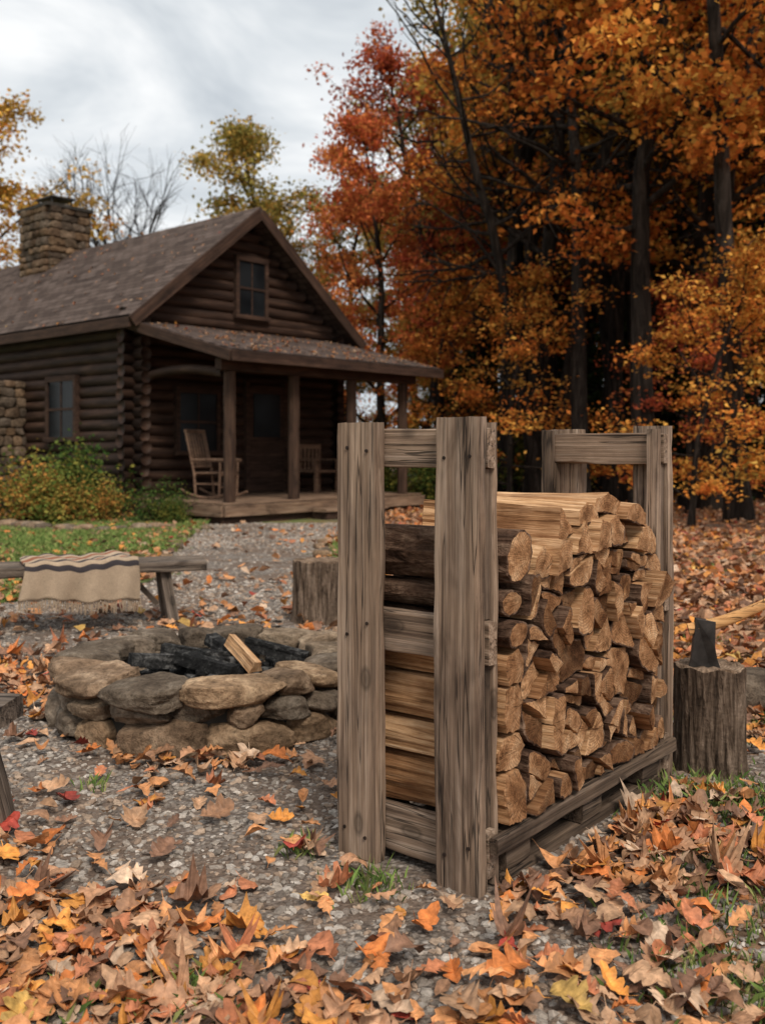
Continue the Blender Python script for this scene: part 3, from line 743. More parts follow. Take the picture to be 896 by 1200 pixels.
# ---------------------------------------------------------------- axe
axe=empty('axe',(1.10,3.46,.345),math.radians(-8))
M_steel=simple('axe_steel',(.05,.046,.043),.5,.6,18); M_handle=wood_mat('axe_handle_wood',(.40,.19,.07),(.58,.31,.125),(.70,.42,.19),bs=.1)
prof=[(-.040,0,0.001),(-.02,-.005,.001),(.01,-.007,.001),(.04,-.004,.001),(.068,.006,.001),(.066,.022,.006),(.050,.06,.011),(.040,.1,.016),(.036,.185,.018),(-.030,.19,.018),(-.034,.1,.016),(-.036,.05,.011),(-.041,.014,.006)]
n=len(prof); V=[(x,-t,z) for x,z,t in prof]+[(x,t,z) for x,z,t in prof]
F=[tuple(range(n)),tuple(range(n,2*n))[::-1]]+[(i,i+n,(i+1)%n+n,(i+1)%n) for i in range(n)]
A=Acc(); A.add(V,F); o=obj('axe_head',A.mesh('axe_head',[M_steel]),axe,rot=(0,math.radians(4),0))
bv=o.modifiers.new('b','BEVEL'); bv.width=.004; bv.segments=2; bv.limit_method='ANGLE'
path=[];rad=[]
for i in range(28):
    t=i/27; L=-.040+.78*t; path.append((L,0,.150+.27*t+.03*math.sin(t*math.pi*1.3)*t-.010*math.sin(t*9))); rad.append(.019+.003*math.cos(t*7)+(.006 if i>25 else 0))
V,F=tube(path,rad,14,True); V[:,1]*=.7
A=Acc(); A.add(V,F); obj('axe_handle',A.mesh('axe_handle',[M_handle],True),axe)
# ---------------------------------------------------------------- benches
def bench(x,y,rzv,L=1.7,w_=.3,h=.42,ins=.25):
    e=empty('wooden_bench',(x,y,0),rzv)
    board('seat_plank',e,(0,0,h-.03),L,w_,.065,'x_y',M_bench,rad=.012,amp=.005)
    for i,sx in enumerate((-1,1)):
        cx=sx*(L/2-ins)
        for j,sy in enumerate((-1,1)):
            R_=Matrix.Rotation(sy*.22,3,'X')@Matrix.Rotation(-sx*.14,3,'Y')
            board(f'leg_{i}{j}',e,(cx+sx*.02,sy*.11,(h-.06)/2+.003),h-.045,.10,.07,'z_y',M_bench,rot=R_,rad=.008)
        board(f'leg_crossbar_{i}',e,(cx,0,h-.1),.24,.07,.04,'y_z',M_bench)
        R_=Matrix.Rotation(sx*.85,3,'Y')
        board(f'leg_brace_{i}',e,(cx-sx*.14,0,h-.17),.30,.06,.035,'x_y',M_bench,rot=R_)
    return e
BA=math.atan2(.50,1.35); BX,BY=-2.00,6.24
bench(BX,BY,BA,1.75,.36,.41)
bench(-1.91,2.83,math.radians(-3),1.7,.3,.405,.11)
bl=empty('wool_blanket',(BX+.14,BY+.05,0),BA)
def blanket_mat():
    m,nt,b=newmat('blanket_wool')
    a=nd(nt,'ShaderNodeAttribute',{'attribute_name':'uvc'}).outputs['Color']; s=nd(nt,'ShaderNodeSeparateColor',None,{0:a})
    v=s.outputs[1]; g=(.39,.29,.20); g2=(.45,.34,.24); dk=(.05,.042,.045); rb=(.28,.11,.06)
    c=ramp(nt,v,[(0,g),(.235,dk),(.27,g),(.30,dk),(.34,g2),(.39,rb),(.46,g2),(.52,dk),(.56,g2),(.64,rb),(.70,g2),(.76,dk),(.80,g)],'CONSTANT')
    n=noise(nt,coords(nt,(220,220,220)),1,3); n2=noise(nt,coords(nt,(12,12,12)),1,3)
    c=mixc(nt,.7,c,ramp(nt,n,[(.3,.55),(.7,1.2)]),'MULTIPLY'); c=mixc(nt,.4,c,ramp(nt,n2,[(.3,.7),(.7,1.2)]),'MULTIPLY')
    setc(nt,b,c,1.0); bump(nt,b,n,.8,.004); return m
M_bl=blanket_mat()
A=Acc(); nu,nv_=60,56; V=[];at=[]
hw=.195; zt=.425; drop=.22
def prof_pt(s):
    tot=drop+2*hw+.15; q=s*tot
    if q<drop: return (-hw-.012,zt-drop+q)
    if q<drop+2*hw: return (-hw+(q-drop),zt)
    return (hw+.01,zt-(q-drop-2*hw))
def cloth(u,s):
    y,z=prof_pt(s); x=-.05+ (u-.5)*.66
    dep=max(0,(zt-z)/drop)
    y+= (-1 if y<0 else 1)*(.022*dep*math.sin(u*23+1)+.014*dep*math.sin(u*11)+.004); z+=.010*math.sin(u*9)+.007*math.sin(s*14+u*5)+.006+.006*math.sin(u*31+s*9)-.02*dep*u
    x+=.05*dep*(u-.5)+.014*math.sin(s*8)
    return (x,y,z)
for i in range(nu):
    for j in range(nv_): V.append(cloth(i/(nu-1),j/(nv_-1))); at.append((i/(nu-1),j/(nv_-1),0))
F=[(i*nv_+j,(i+1)*nv_+j,(i+1)*nv_+j+1,i*nv_+j+1) for i in range(nu-1) for j in range(nv_-1)]
A.add(V,F,0,at); o=obj('blanket_cloth',A.mesh('blanket_cloth',[M_bl],True,'uvc'),bl); sm=o.modifiers.new('s','SOLIDIFY'); sm.thickness=.014; sm.offset=1
A=Acc()
for i in range(56):
    p=np.array(cloth(i/55,0)); V,F=tube([p+(0,0,.01),p+(random.uniform(-.006,.006),-.006,-.03),p+(random.uniform(-.014,.014),random.uniform(-.01,.006),-.075)],[.005,.0042,.0025],5); A.add(V,F,0,[(0,0,0)]*len(V))
obj('fringe',A.mesh('fringe',[M_bl],True,'uvc'),bl)
LV=[]; rr=np.random.default_rng(9)
def putrock(x,y,s,seed,f=.6):
    P,F=rock(s*rr.uniform(.9,1.4),s,s*f,seed,False,4,8,.05); P=rz(P,rr.uniform(0,6.28)); P+=np.array([x,y,s*f*.7]); LV.append((P,F,np.repeat(np.array(tints[rr.integers(7)])[None],len(P),0)))
for i in range(34): t=i/33; putrock(-6.6+3.6*t,14.2+.35*math.sin(t*7)-.6*t,rr.uniform(.06,.15),300+i)
for i in range(22): t=i/21; d=7.3+7*t; putrock(float(edgeR(d))+.08+rr.normal(0,.04),d,rr.uniform(.04,.085),400+i)
for i in range(12): t=i/11; d=8.5+6*t; putrock(float(edgeL(d))-.06+rr.normal(0,.05),d,rr.uniform(.04,.07),450+i)
V,F,C=merge(LV); obj('border_stones',npmesh('border_stones',V,F,[M_stone],smooth=True,attrs={'col':C}))
LV=[]; putrock(1.62,4.35,.13,501,.7)
V,F,C=merge(LV); obj('boulder',npmesh('boulder',V,F,[M_stone],smooth=True,attrs={'col':C}))
# ---------------------------------------------------------------- cabin
ca_=math.atan2(.748,.664)
cab=empty('log_cabin',(-4.10,16.56,0),ca_)
W=4.65; LY=11.0; RXc=W/2; ZR=5.50; ZE=3.30; EX=.38; slope=(ZR-ZE)/(RXc+EX)
def cyl_log(acc,p0,p1,rad,seed):
    r=random.Random(seed); p0=np.array(p0);p1=np.array(p1); n=9
    path=[p0+(p1-p0)*i/(n-1)+np.array([r.uniform(-.008,.008),r.uniform(-.008,.008),r.uniform(-.006,.006)]) for i in range(n)]
    V,F=tube(path,[rad*r.uniform(.95,1.05) for _ in range(n)],12,True); acc.add(V,F)
A=Acc(); pit_=.192; rl=.104
for i in range(17):
    z=.2+i*pit_
    cyl_log(A,(0,-.30+random.uniform(-.03,.03),z),(0,LY,z),rl,i)
    cyl_log(A,(W,-.25,z),(W,LY,z),rl,i+50)
    z2=z+pit_/2
    cyl_log(A,(-.28+random.uniform(-.03,.03),0,z2),(W+.25,0,z2),rl,i+100)
    cyl_log(A,(-.2,LY-.2,z2),(W+.2,LY-.2,z2),rl,i+150)
z=3.30+.19
while z<ZR-.35:
    hw_=(ZR-.16-z)/slope-.06
    cyl_log(A,(RXc-hw_,0,z),(RXc+hw_,0,z),rl,int(z*100)); cyl_log(A,(RXc-hw_,LY-.2,z),(RXc+hw_,LY-.2,z),rl,int(z*100)+5); z+=pit_
o=obj('log_walls',A.mesh('log_walls',[M_logwall],True),cab)
A=Acc(); A.add(boxV(.02,W-.02,.02,LY-.25,.02,3.3),BF)
A.add([(.02,.02,3.3),(W-.02,.02,3.3),(RXc,.02,ZR-.2),(.02,LY-.25,3.3),(W-.02,LY-.25,3.3),(RXc,LY-.25,ZR-.2)],[(0,1,2),(5,4,3),(0,2,5,3),(1,4,5,2)])
obj('light_block_core',A.mesh('light_block_core',[M_trim]),cab)  # solid fill added inside the log walls to keep light from passing through
A=Acc(); A.add(boxV(-.08,W+.08,-.06,LY,-.05,.1),BF); obj('foundation',A.mesh('foundation',[M_mortar]),cab)
def slab(name,p_low0,p_low1,p_hi0,th,mat,parent):
    a=Vector(p_low0);b_=Vector(p_low1);c=Vector(p_hi0); ex=(b_-a); Lx=ex.length; ex.normalize(); ey=(c-a); Ly=ey.length; ey.normalize(); ez=ex.cross(ey)
    A=Acc(); A.add(boxV(0,Lx,0,Ly,-th,0),BF); o=obj(name,A.mesh(name,[mat]),parent)
    M=Matrix((ex,ey,ez)).transposed().to_4x4(); M.translation=a; o.matrix_local=M; return o,M,Lx,Ly
s1=slab('roof_slope_1',(-EX,LY+.3,ZE),(-EX,-.48,ZE),(RXc,LY+.3,ZR),.07,M_shingle,cab)
s2=slab('roof_slope_2',(W+EX,-.48,ZE),(W+EX,LY+.3,ZE),(RXc+.01,-.48,ZR-.003),.07,M_shingle,cab)
s3=slab('porch_roof',(-.22,-2.75,2.60),(W+.05,-2.75,2.60),(-.22,-.08,3.27),.05,M_shingle,cab)
def beam(name,p,q,w_,h,mat,parent,up=(0,0,1)):
    p=Vector(p);q=Vector(q); ex=(q-p); L=ex.length; ex.normalize(); ey=Vector(up).cross(ex).normalized(); ez=ex.cross(ey)
    A=Acc(); A.add(boxV(0,L,-w_/2,w_/2,-h/2,h/2),BF); o=obj(name,A.mesh(name,[mat]),parent)
    M=Matrix((ex,ey,ez)).transposed().to_4x4(); M.translation=p; o.matrix_local=M
    bv=o.modifiers.new('b','BEVEL'); bv.width=.006; bv.segments=1
    return o
dz=.13
beam('rake_board_1',(-EX-.02,-.50,ZE-dz),(RXc,-.50,ZR-dz),.05,.2,M_trim,cab)
beam('rake_board_2',(W+EX+.02,-.503,ZE-dz),(RXc,-.503,ZR-dz),.05,.2,M_trim,cab)
beam('eave_fascia_1',(-EX-.03,-.46,ZE-.13),(-EX-.03,LY+.3,ZE-.13),.04,.17,M_trim,cab)
beam('eave_fascia_2',(W+EX+.03,-.46,ZE-.13),(W+EX+.03,LY+.3,ZE-.13),.04,.17,M_trim,cab)
beam('porch_fascia',(-.24,-2.77,2.50),(W+.07,-2.77,2.50),.04,.16,M_trim,cab)
beam('porch_side_fascia_1',(-.245,-2.745,2.50),(-.245,-.14,3.17),.04,.16,M_trim,cab)
beam('porch_side_fascia_2',(W+.075,-2.745,2.50),(W+.075,-.14,3.17),.04,.16,M_trim,cab)
A=Acc(); A.add([(-.2,-2.7,2.53),(W,-2.7,2.53),(W,-.12,3.18),(-.2,-.12,3.18)],[(0,1,2,3)]); obj('porch_soffit',A.mesh('porch_soffit',[M_trim]),cab)
PX=[.12,1.45,2.8,4.15]
for i,px in enumerate(PX):
    A=Acc(); V,F=tube([(px,-2.28,.33+k*.22) for k in range(10)],[.092+.004*math.sin(k*2+i) for k in range(10)],8,True); A.add(V,F)
    obj(f'porch_post_{i}',A.mesh('porch_post',[M_post],False),cab)
beam('porch_beam',(-.1,-2.28,2.41),(W-.2,-2.28,2.41),.16,.18,M_trim,cab)
A=Acc(); V,F=tube([(.12,-2.15+k*.21,2.30+.10*math.sin(k*.3)) for k in range(10)],[.08]*10,10,True); A.add(V,F); obj('porch_side_beam',A.mesh('porch_side_beam',[M_logwall],True),cab)
for k in range(17):
    y=-2.40+k*.142; board(f'deck_board_{k}',cab,(W/2-.1,y+.065,.305),W-.0,.132,.03,'x_y',M_deck,seg=6)
beam('deck_rim',(-.12,-2.46,.2),(W-.1,-2.46,.2),.05,.17,M_deck,cab); beam('deck_rim_side',(-.14,-2.43,.197),(-.14,-.35,.197),.05,.17,M_deck,cab)
A=Acc(); A.add(boxV(-.1,W-.15,-2.4,-.1,.0,.26),BF); obj('deck_underside',A.mesh('deck_underside',[M_trim]),cab)
board('porch_step',cab,(2.35,-2.72,.15),1.5,.32,.05,'x_y',M_deck,seg=8)
A=Acc(); A.add(boxV(1.65,3.05,-2.84,-2.5,.0,.12),BF); obj('step_riser',A.mesh('step_riser',[M_trim]),cab)
def window(name,c,wd,ht,facing):
    e=bpy.data.objects.new(name,None); link(e,cab); e.location=c
    e.rotation_euler=(0,0,0 if facing=='y' else -math.pi/2)
    A=Acc(); A.add(boxV(-wd/2,wd/2,-.02,.12,-ht/2,ht/2),BF); obj('glass',A.mesh('glass',[M_glass]),e)
    A=Acc(); f=.075
    A.add(boxV(-wd/2-f,wd/2+f,-.055,.12,ht/2,ht/2+f+.02),BF); A.add(boxV(-wd/2-f-.03,wd/2+f+.03,-.08,.12,-ht/2-f,-ht/2),BF)
    A.add(boxV(-wd/2-f,-wd/2,-.05,.12,-ht/2,ht/2),BF); A.add(boxV(wd/2,wd/2+f,-.05,.12,-ht/2,ht/2),BF)
    A.add(boxV(-wd/2,wd/2,-.04,-.022,-.02,.02),BF)
    A.add(boxV(-.012,.012,-.034,-.021,.02,ht/2),BF); A.add(boxV(-.012,.012,-.034,-.021,-ht/2,-.02),BF)
    obj('frame',A.mesh('frame',[M_trim]),e)
window('gable_window',(2.42,-.12,4.06),.62,.98,'y')
window('side_window',(-.12,2.05,1.84),.85,1.0,'x')
window('side_window',(-.12,6.3,1.84),.85,1.0,'x')
window('porch_window',(1.2,-.12,1.6),.8,1.0,'y')
A=Acc(); A.add(boxV(2.35,3.2,-.15,.0,.32,2.3),BF); A.add(boxV(2.27,2.35,-.17,.0,.32,2.38),BF); A.add(boxV(3.2,3.28,-.17,.0,.32,2.38),BF); A.add(boxV(2.45,3.1,-.165,-.15,1.35,2.15),BF,1)
obj('door',A.mesh('door',[M_trim,M_glass]),cab)
def stonebox(name,cx,cy,wx,wy,z0,z1,parent,seed):
    e=bpy.data.objects.new(name,None); link(e,parent); e.location=(cx,cy,0); rr=np.random.default_rng(seed); LV=[]; z=z0; sd=seed*100
    while z<z1:
        h=rr.uniform(.13,.2); h=min(h,z1-z+.05)
        for (L,ax,sg,off) in ((wx,0,-1,wy/2),(wx,0,1,wy/2),(wy,1,-1,wx/2),(wy,1,1,wx/2)):
            t=-L/2
            while t<L/2-.02:
                l=min(rr.uniform(.15,.38),L/2-t+.03); sd+=3
                P,F=rock(l/2*1.02,.08+rr.uniform(0,.03),h/2*1.03,sd,False,6,6,.04)
                cxx=t+l/2
                if ax==0: Q=P+np.array([cxx,sg*off,z+h/2])
                else: Q=rz(P,math.pi/2)+np.array([sg*off,cxx,z+h/2])
                LV.append((Q,F,np.repeat((np.array(tints[rr.integers(7)])*rr.uniform(.6,1.2))[None],len(Q),0))); t+=l
        z+=h
    V,F,C=merge(LV); obj('stones',npmesh('stones',V,F,[M_chstone],smooth=True,attrs={'col':C}),e)
    A=Acc(); A.add(boxV(-wx/2,wx/2,-wy/2,wy/2,z0,z1),BF); obj('core',A.mesh('core',[M_mortar]),e)
    return e
ch=stonebox('stone_chimney',RXc-.1,6.3,.95,1.1,4.6,6.40,cab,5)
A=Acc(); A.add(boxV(-.57,.57,-.65,.65,6.42,6.49),BF); A.add(boxV(-.3,.3,-.35,.35,6.70,6.73),BF,1)
for sx in(-.24,.24):
    for sy in (-.28,.28): A.add(boxV(sx-.015,sx+.015,sy-.015,sy+.015,6.49,6.70),BF,1)
A.add(boxV(-.2,.2,-.25,.25,6.49,6.58),BF,1)
obj('chimney_cap',A.mesh('chimney_cap',[M_mortar,M_steel]),ch)
stonebox('stone_hearth_wall',-.45,4.1,.7,1.3,0,2.35,cab,8)
rr=np.random.default_rng(4)
for nm,(o_,M_,Lx,Ly),cnt in (('roof_leaves',s1,200),('porch_roof_leaves',s3,420)):
    P=np.c_[rr.uniform(.05,Lx-.05,cnt),Ly*rr.random(cnt)**1.4*.98+.02]
    V,F,C=leafbatch(P,rr.uniform(.05,.09,cnt),simp,60,z0=.004,zr=.01,tilt=.1,pal=LPAL*.8)
    o=obj(nm,npmesh(nm,V,F,[M_leaf],attrs={'col':C}),cab); o.matrix_local=M_
# ---------------------------------------------------------------- chairs
M_chair=wood_mat('chair_wood',(.07,.04,.026),(.16,.093,.06),(.26,.165,.11),hq=False)
def rocking_chair(name,lx,ly,rot):
    c,s=math.cos(ca_),math.sin(ca_); e=empty(name,(-4.10+c*lx-s*ly,16.56+s*lx+c*ly,.322),ca_+rot)
    A=Acc()
    def t(path,r_,n=6): V,F=tube(path,r_,n,True); A.add(V,F)
    for sx in(-.26,.26):
        t([(sx,y,.02+.09*(y/.42)**2+.012) for y in np.linspace(-.42,.5,11)],.02)
        t([(sx,-.22,.04),(sx,-.24,.62)],.022); t([(sx,.22,.05),(sx,.25,.42),(sx,.42,1.12)],.022)
        t([(sx,-.30,.63),(sx,.0,.64),(sx,.30,.63)],[.03,.028,.025])
        t([(sx,-.22,.25),(sx,.24,.25)],.014)
    t([(-.26,-.23,.40),(.26,-.23,.40)],.022); t([(-.26,.24,.40),(.26,.24,.40)],.02); t([(-.26,.42,1.10),(.26,.42,1.10)],.032); t([(-.26,.28,.52),(.26,.28,.52)],.02); t([(-.26,-.22,.2),(.26,-.22,.2)],.014)
    for i in range(6): xx=-.19+i*.076; t([(xx,.28,.52),(xx,.335,.8),(xx,.41,1.09)],.013)
    A.add(boxV(-.25,.25,-.25,.25,.415,.44),BF)
    obj('chair_frame',A.mesh('chair_frame',[M_chair],False),e)
rocking_chair('rocking_chair',.62,-1.35,math.radians(18))
def armchair(lx,ly,rot):
    c,s=math.cos(ca_),math.sin(ca_); e=empty('porch_armchair',(-4.10+c*lx-s*ly,16.56+s*lx+c*ly,.322),ca_+rot); A=Acc()
    for sx in(-.28,.28):
        for sy,h in((-.25,.6),(.25,.9)): A.add(boxV(sx-.03,sx+.03,sy-.03,sy+.03,0,h),BF)
        A.add(boxV(sx-.045,sx+.045,-.3,.22,.602,.63),BF)
    A.add(boxV(-.25,.25,-.28,.25,.38,.42),BF); A.add(boxV(-.25,.25,.22,.26,.82,.9),BF)
    for i in range(5): A.add(boxV(-.22+i*.1,-.17+i*.1,.23,.25,.42,.82),BF)
    obj('chair_frame',A.mesh('arm_frame',[M_chair]),e)
armchair(3.5,-.75,0)
# ---------------------------------------------------------------- trees
def bpath(r,p0,d,L,n,wander,up):
    P=[np.array(p0,float)]; d=np.array(d,float); d/=np.linalg.norm(d); st=L/(n-1)
    for i in range(n-1):
        d=d+r.normal(0,wander,3)+np.array([0,0,up]); d/=np.linalg.norm(d); P.append(P[-1]+d*st)
    return np.array(P)
def leafcards(P,sz,r,hue,bri):
    n=len(P); a=r.normal(size=(n,3)); a[:,2]*=.5; a/=np.linalg.norm(a,axis=1)[:,None]
    nrm=r.normal(size=(n,3))*.8; nrm[:,2]+=.9; b_=np.cross(nrm,a); b_/=np.linalg.norm(b_,axis=1)[:,None]+1e-9
    s=sz*r.uniform(.6,1.3,n)[:,None]
    V=np.empty((n,4,3)); V[:,0]=P-a*s*.5; V[:,1]=P+b_*s*.36+a*s*.05; V[:,2]=P+a*s*.5; V[:,3]=P-b_*s*.36+a*s*.05
    V[:,1,2]+=s[:,0]*.08; V[:,3,2]+=s[:,0]*.08
    C=np.c_[hue,bri,np.zeros(n)]
    return V.reshape(-1,3),np.arange(n*4).reshape(-1,4),np.repeat(C,4,0)
def make_tree(nm,seed,H,Rr,cb,nl,ls,tr,nlimb=22,sig_=.33,flat=.38):
    r=np.random.default_rng(seed); o=0; VV=[];FF=[]
    def addt(path,rad,sides):
        nonlocal o
        V,F=tube(path,rad,sides); VV.append(V); FF.append(np.array(F)+o); o+=len(V)
    tp=bpath(r,(0,0,-.1),(r.normal(0,.06),r.normal(0,.06),1),H*.93,16,.055,.03)
    trad=tr*(1-np.linspace(0,1,16))**.75+.02; trad[0]*=1.5; trad[1]*=1.1
    addt(tp,trad,9)
    cl=[]
    for i in range(nlimb):
        t=cb+(1-cb)*((i+r.random())/nlimb)*.97; k=t*15; i0=int(min(k,14)); p=tp[i0]+(tp[i0+1]-tp[i0])*(k-i0)
        h=(t-cb)/(1-cb); prof=(math.sin(math.pi*(.22+.76*h))**.7); a=i*2.4+r.normal(0,.4)
        L=Rr*prof*r.uniform(.6,1.25); el=.12+.85*h**1.5+r.normal(0,.16)
        d=(math.cos(a)*math.cos(el),math.sin(a)*math.cos(el),math.sin(el))
        lp=bpath(r,p,d,L,8,.13,.05); br=trad[i0]*.42; addt(lp,np.linspace(br,.014,8),6)
        for s in range(6):
            q=r.integers(2,8); dd=lp[q]-lp[q-1]; dd=dd/np.linalg.norm(dd)+r.normal(0,.55,3)*np.array([1,1,.55]); sp=bpath(r,lp[q],dd,L*r.uniform(.22,.45),5,.2,.02)
            addt(sp,np.linspace(max(.013,br*.3),.007,5),4)
            for m in (2,3,4): cl.append(sp[m])
        cl.append(lp[-1]); cl.append(lp[-2])
    cl=np.array(cl); w_=r.uniform(0.05,1,len(cl))**2.2; w_/=w_.sum(); ci=r.choice(len(cl),nl,p=w_)
    hueb=r.uniform(.0,1,len(cl)); brib=r.uniform(.55,1.2,len(cl))
    off=r.normal(0,sig_,(nl,3))*np.array([1,1,flat])*r.uniform(.5,1.25,len(cl))[ci][:,None]
    P=cl[ci]+off; P[:,2]-=.12*np.linalg.norm(off[:,:2],axis=1)
    V,F,C=leafcards(P,ls,r,np.clip(hueb[ci]*.8+.1+r.normal(0,.2,nl),0,1),brib[ci]*r.uniform(.65,1.25,nl))
    tm=npmesh(nm+'_wood',np.vstack(VV),np.vstack(FF),[M_treebark],smooth=True)
    lm=npmesh(nm+'_leaves',V,F,[FO],attrs={'col':C})
    return tm,lm
TT={'A':make_tree('ta',1,13.5,3.3,.36,13500,.13,.22,24),
    'B':make_tree('tb',2,12.5,2.9,.44,11500,.13,.18,20),
    'C':make_tree('tc',3,10.0,2.7,.15,17000,.12,.15,22),
    'D':make_tree('td',4,14.0,3.6,.30,15000,.135,.25,26,.36),
    'S':make_tree('ts',5,6.0,1.8,.10,6500,.10,.05,16,.26)}
def setmat(o,m):
    o.material_slots[0].link='OBJECT'; o.material_slots[0].material=m
def tree(name,kind,x,y,s,mat,rot=None,parent=None,lean=0,sxy=1.0):
    r_=random.uniform(0,6.28) if rot is None else rot
    if parent is None:
        e=empty(name,(x,y,0),0 if lean else r_,(s*sxy,s*sxy,s))
        if lean: e.rotation_euler=(0,lean,0)
        a=obj('trunk',TT[kind][0],e); b_=obj('crown',TT[kind][1],e)
        if lean: a.rotation_euler=(0,0,r_); b_.rotation_euler=(0,0,r_)
    else:
        a=obj('trunk',TT[kind][0],parent,(x,y,0),(0,0,r_),(s*sxy,s*sxy,s)); b_=obj('crown',TT[kind][1],parent,(x,y,0),(0,0,r_),(s*sxy,s*sxy,s))
    setmat(b_,mat)
hero=[('maple_tree','C',.15,25.0,1.05,FR,.75,0),('maple_tree','B',1.7,27.5,1.1,FR,.85,0),('maple_tree','S',1.0,23.5,1.0,FO,1,0),
 ('oak_tree','A',2.75,23.0,1.08,FO,.8,0),('oak_tree','B',4.1,25,1.2,FY,.95,.03),('oak_tree','A',4.6,17.5,1.05,FO,.9,-.07),('oak_tree','D',6.1,19.5,1.05,FY,.9,.04),
 ('oak_tree','B',5.5,15.4,1.05,FO,.85,.05),('oak_tree','A',7.6,16.5,1.0,FO,1,0),('beech_tree','B',5.3,22,1.2,FY,1,-.04),('beech_tree','B',8.3,22,1.2,FY,1,.05),
 ('sapling_tree','S',2.4,19.0,.85,FO,1,0),('sapling_tree','S',4.5,14.6,.72,FO,1,0),('sapling_tree','S',6.2,14.0,.85,FY,1,0),
 ('sapling_tree','S',5.2,17,.75,FR,1,0),('oak_tree','D',9.8,19,1.05,FO,1,0),('oak_tree','B',3.5,28,1.25,FG,1,.05),
 ('beech_tree','C',-3.2,31,1.22,FG,.9,0),('beech_tree','S',-5.4,33,1.35,FO,1.1,0),('beech_tree','C',-1.5,32,1.05,FG,.9,0),('beech_tree','C',-12.3,31,1.30,FY,.9,0),('oak_tree','C',-14.0,30,1.15,FY,.9,0)]
for (nm,k,x,y,s,m,sxy,ln) in hero: tree(nm,k,x,y,s,m,lean=ln,sxy=sxy,rot=(5.2 if x<-12 else None))
dist=empty('distant_trees')
rr=np.random.default_rng(12); cnt=0
for i in range(400):
    y=rr.uniform(28,50); x=rr.uniform(1.0,28)
    if x> .5*y+3: continue
    if x<2.5 and y<34: continue
    cnt+=1
    if cnt>46: break
    s=rr.uniform(1.15,1.6) if x>4 else rr.uniform(.85,1.15)
    k=['A','B','D','A'][rr.integers(4)]; m=[FO,FG,FY,FO,FY,FG,FG,FR][rr.integers(8)]
    tree('t',k,float(x),float(y),float(s),m,parent=dist)
for i in range(16):
    tree('t',['S','C'][i%2],-3.5+i*1.25+float(rr.uniform(-.5,.5)),34+float(rr.uniform(-3,5)),float(rr.uniform(.6,.85)) if i%2 else float(rr.uniform(.85,1.1)),[FO,FG,FY,FY,FG][i%5],parent=dist)
for i in range(10):
    tree('t',['C','B'][i%2],-52+i*4.3+float(rr.uniform(-1,1)),58+float(rr.uniform(-4,6)),.62,[FG,FY,FO][i%3],parent=dist)
tr_=np.random.default_rng(50)
for i in range(32):
    y=float(tr_.uniform(18,34)); x=float(tr_.uniform(2.4,.46*y)); s=float(tr_.uniform(.9,1.3))
    o=obj('trunk',TT[['A','B','D'][i%3]][0],dist,(x,y,0),(float(tr_.normal(0,.04)),float(tr_.normal(0,.05)),float(tr_.uniform(0,6))),(s*.8,s*.8,s))
def make_conifer(seed,H,Rr):
    r=np.random.default_rng(seed); VV=[];FF=[];o=0;P=[]
    V,F=tube([(0,0,z) for z in np.linspace(-.1,H,10)],np.linspace(.16,.02,10),7); VV.append(V);FF.append(np.array(F)+o);o+=len(V)
    for i in range(110):
        h=.06+.93*i/110; L=Rr*(1-h)**.8*r.uniform(.8,1.1)+.1; a=i*2.4
        n=int(100*(L/Rr)+20); t=r.random(n)**.7
        ctr=np.c_[math.cos(a)*L*t,math.sin(a)*L*t,h*H-.35*L*t**1.5+.1*t]; sp=.32*L*(1-t*.7); off=r.normal(0,1,(n,3))*np.c_[sp*.6,sp*.6,np.full(n,.05)]; P.append(ctr+off)
    P=np.vstack(P); V,F,C=leafcards(P,.19,r,r.random(len(P)),r.uniform(.5,1.2,len(P)))
    return npmesh('conifer_wood',VV[0],FF[0],[M_treebark],smooth=True),npmesh('conifer_needles',V,F,[FE],attrs={'col':C})
TT['E']=make_conifer(6,11,2.3)
for (x,y,s) in [(8.4,25,.8),(10.3,24,.9),(6.6,27,.8),(3.4,33,.8),(12,28,1.1),(7.4,21.5,.42),(5.0,30,.75),(8.9,31,1.0)]: tree('pine_tree','E',x,y,s,FE)
def bare(seed,H):
    r=np.random.default_rng(seed); VV=[];FF=[];o=0
    def addt(p,rad,s):
        nonlocal o
        V,F=tube(p,rad,s); VV.append(V);FF.append(np.array(F)+o);o+=len(V)
    def grow(p,d,L,rad,lev):
        n=7; P=bpath(r,p,d,L,n,.1,.05); addt(P,np.linspace(rad,rad*.5,n),5 if lev<2 else 3)
        if lev>=4: return
        for k in range(5 if lev else 8):
            q=r.integers(2,n); dd=P[q]-P[q-1]; dd=dd/np.linalg.norm(dd)+r.normal(0,.45,3); grow(P[q],dd,L*r.uniform(.4,.62),rad*.45,lev+1)
    grow((0,0,-.1),(0,0,1),H*.62,.15,0)
    return npmesh('bare_wood',np.vstack(VV),np.vstack(FF),[M_treebark])
BM=bare(3,13)
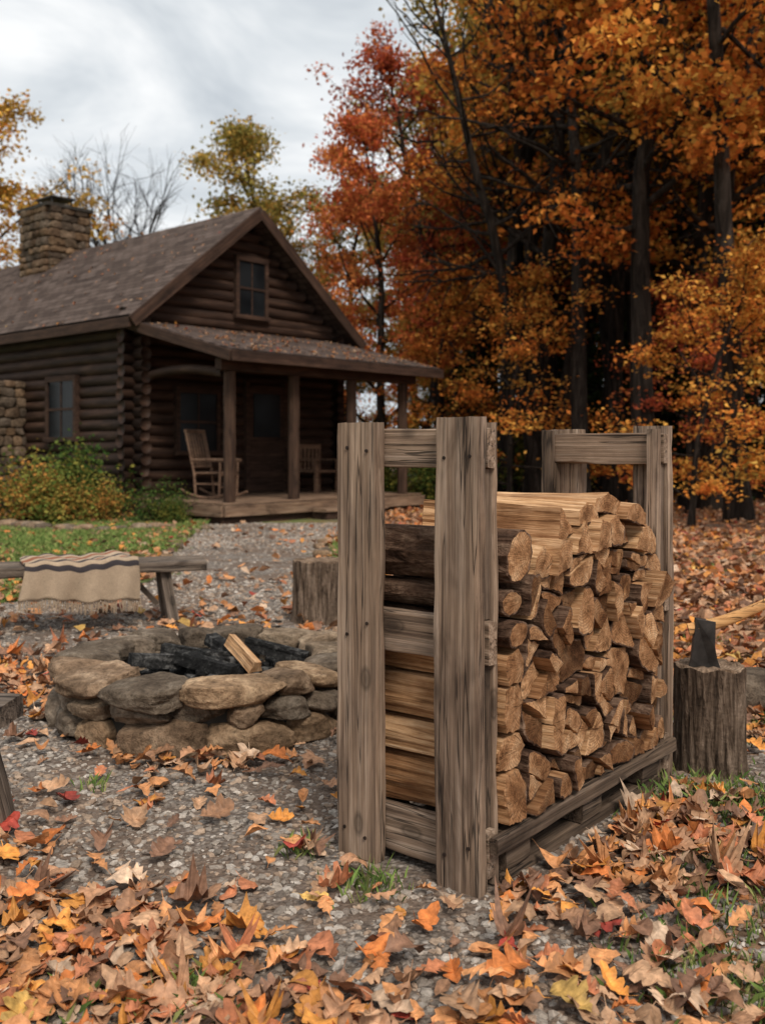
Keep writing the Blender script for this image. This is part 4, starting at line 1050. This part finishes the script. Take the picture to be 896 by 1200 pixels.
for (x,y,s) in [(-8.0,38,1.08),(-9.6,41,.95),(-6.6,43,.85)]:
    e=empty('bare_tree',(x,y,0),random.uniform(0,6),s); obj('branches',BM,e)
def make_bush(seed,n,ls):
    r=np.random.default_rng(seed); cl=[];VV=[];FF=[];o=0
    for i in range(34):
        a=r.uniform(0,6.28); el=r.uniform(.35,1.5); p=bpath(r,(r.normal(0,.08),r.normal(0,.08),0),(math.cos(a)*math.cos(el),math.sin(a)*math.cos(el),math.sin(el)),r.uniform(.55,1.0),6,.15,.02)
        V,F=tube(p,np.linspace(.012,.004,6),4); VV.append(V);FF.append(np.array(F)+o);o+=len(V)
        for m in (2,3,4,5): cl.append(p[m])
    cl=np.array(cl); ci=r.choice(len(cl),n); P=cl[ci]+r.normal(0,.11,(n,3)); P[:,2]=np.maximum(P[:,2],.02)
    hb=r.random(len(cl)); V,F,C=leafcards(P,ls,r,np.clip(hb[ci]+r.normal(0,.15,n),0,1),r.uniform(.5,1.25,n))
    return npmesh('bush_wood',np.vstack(VV),np.vstack(FF),[M_treebark]),npmesh('bush_leaves',V,F,[FB],attrs={'col':C})
TT['b1']=make_bush(1,3600,.065); TT['b2']=make_bush(2,2800,.06)
FBY=foliage_mat('foliage_bush_yellow',(.14,.20,.045),(.40,.33,.08),(.50,.22,.06))
for (k,x,y,s,m) in [('b1',-4.75,14.75,.85,FBY),('b2',-5.35,15.1,1.05,FBY),('b1',-6.2,15.4,1.15,FB),('b2',-4.25,15.1,.7,FBY),('b2',-3.32,14.95,.66,FB),('b1',-5.0,15.9,1.25,FB),('b1',-3.05,14.75,.42,FB),('b1',-.1,20.3,1.0,FB),('b2',.9,20.4,1.15,FB),('b2',-.5,19.5,.7,FB),('b1',1.7,21.3,1.3,FB)]:
    tree('garden_bush',k,x,y,s,m)
und=empty('forest_undergrowth'); rr=np.random.default_rng(31)
for i in range(64):
    y=float(rr.uniform(21,40)); x=float(rr.uniform(2.4+(y-19)*-.05,.5*y+2)); s=float(rr.uniform(.9,2.4))
    tree('u',['b1','b2'][i%2],x,y,s,[FG,FDK,FB,FE,FBY,FDK][rr.integers(6)],parent=und)
print('done')
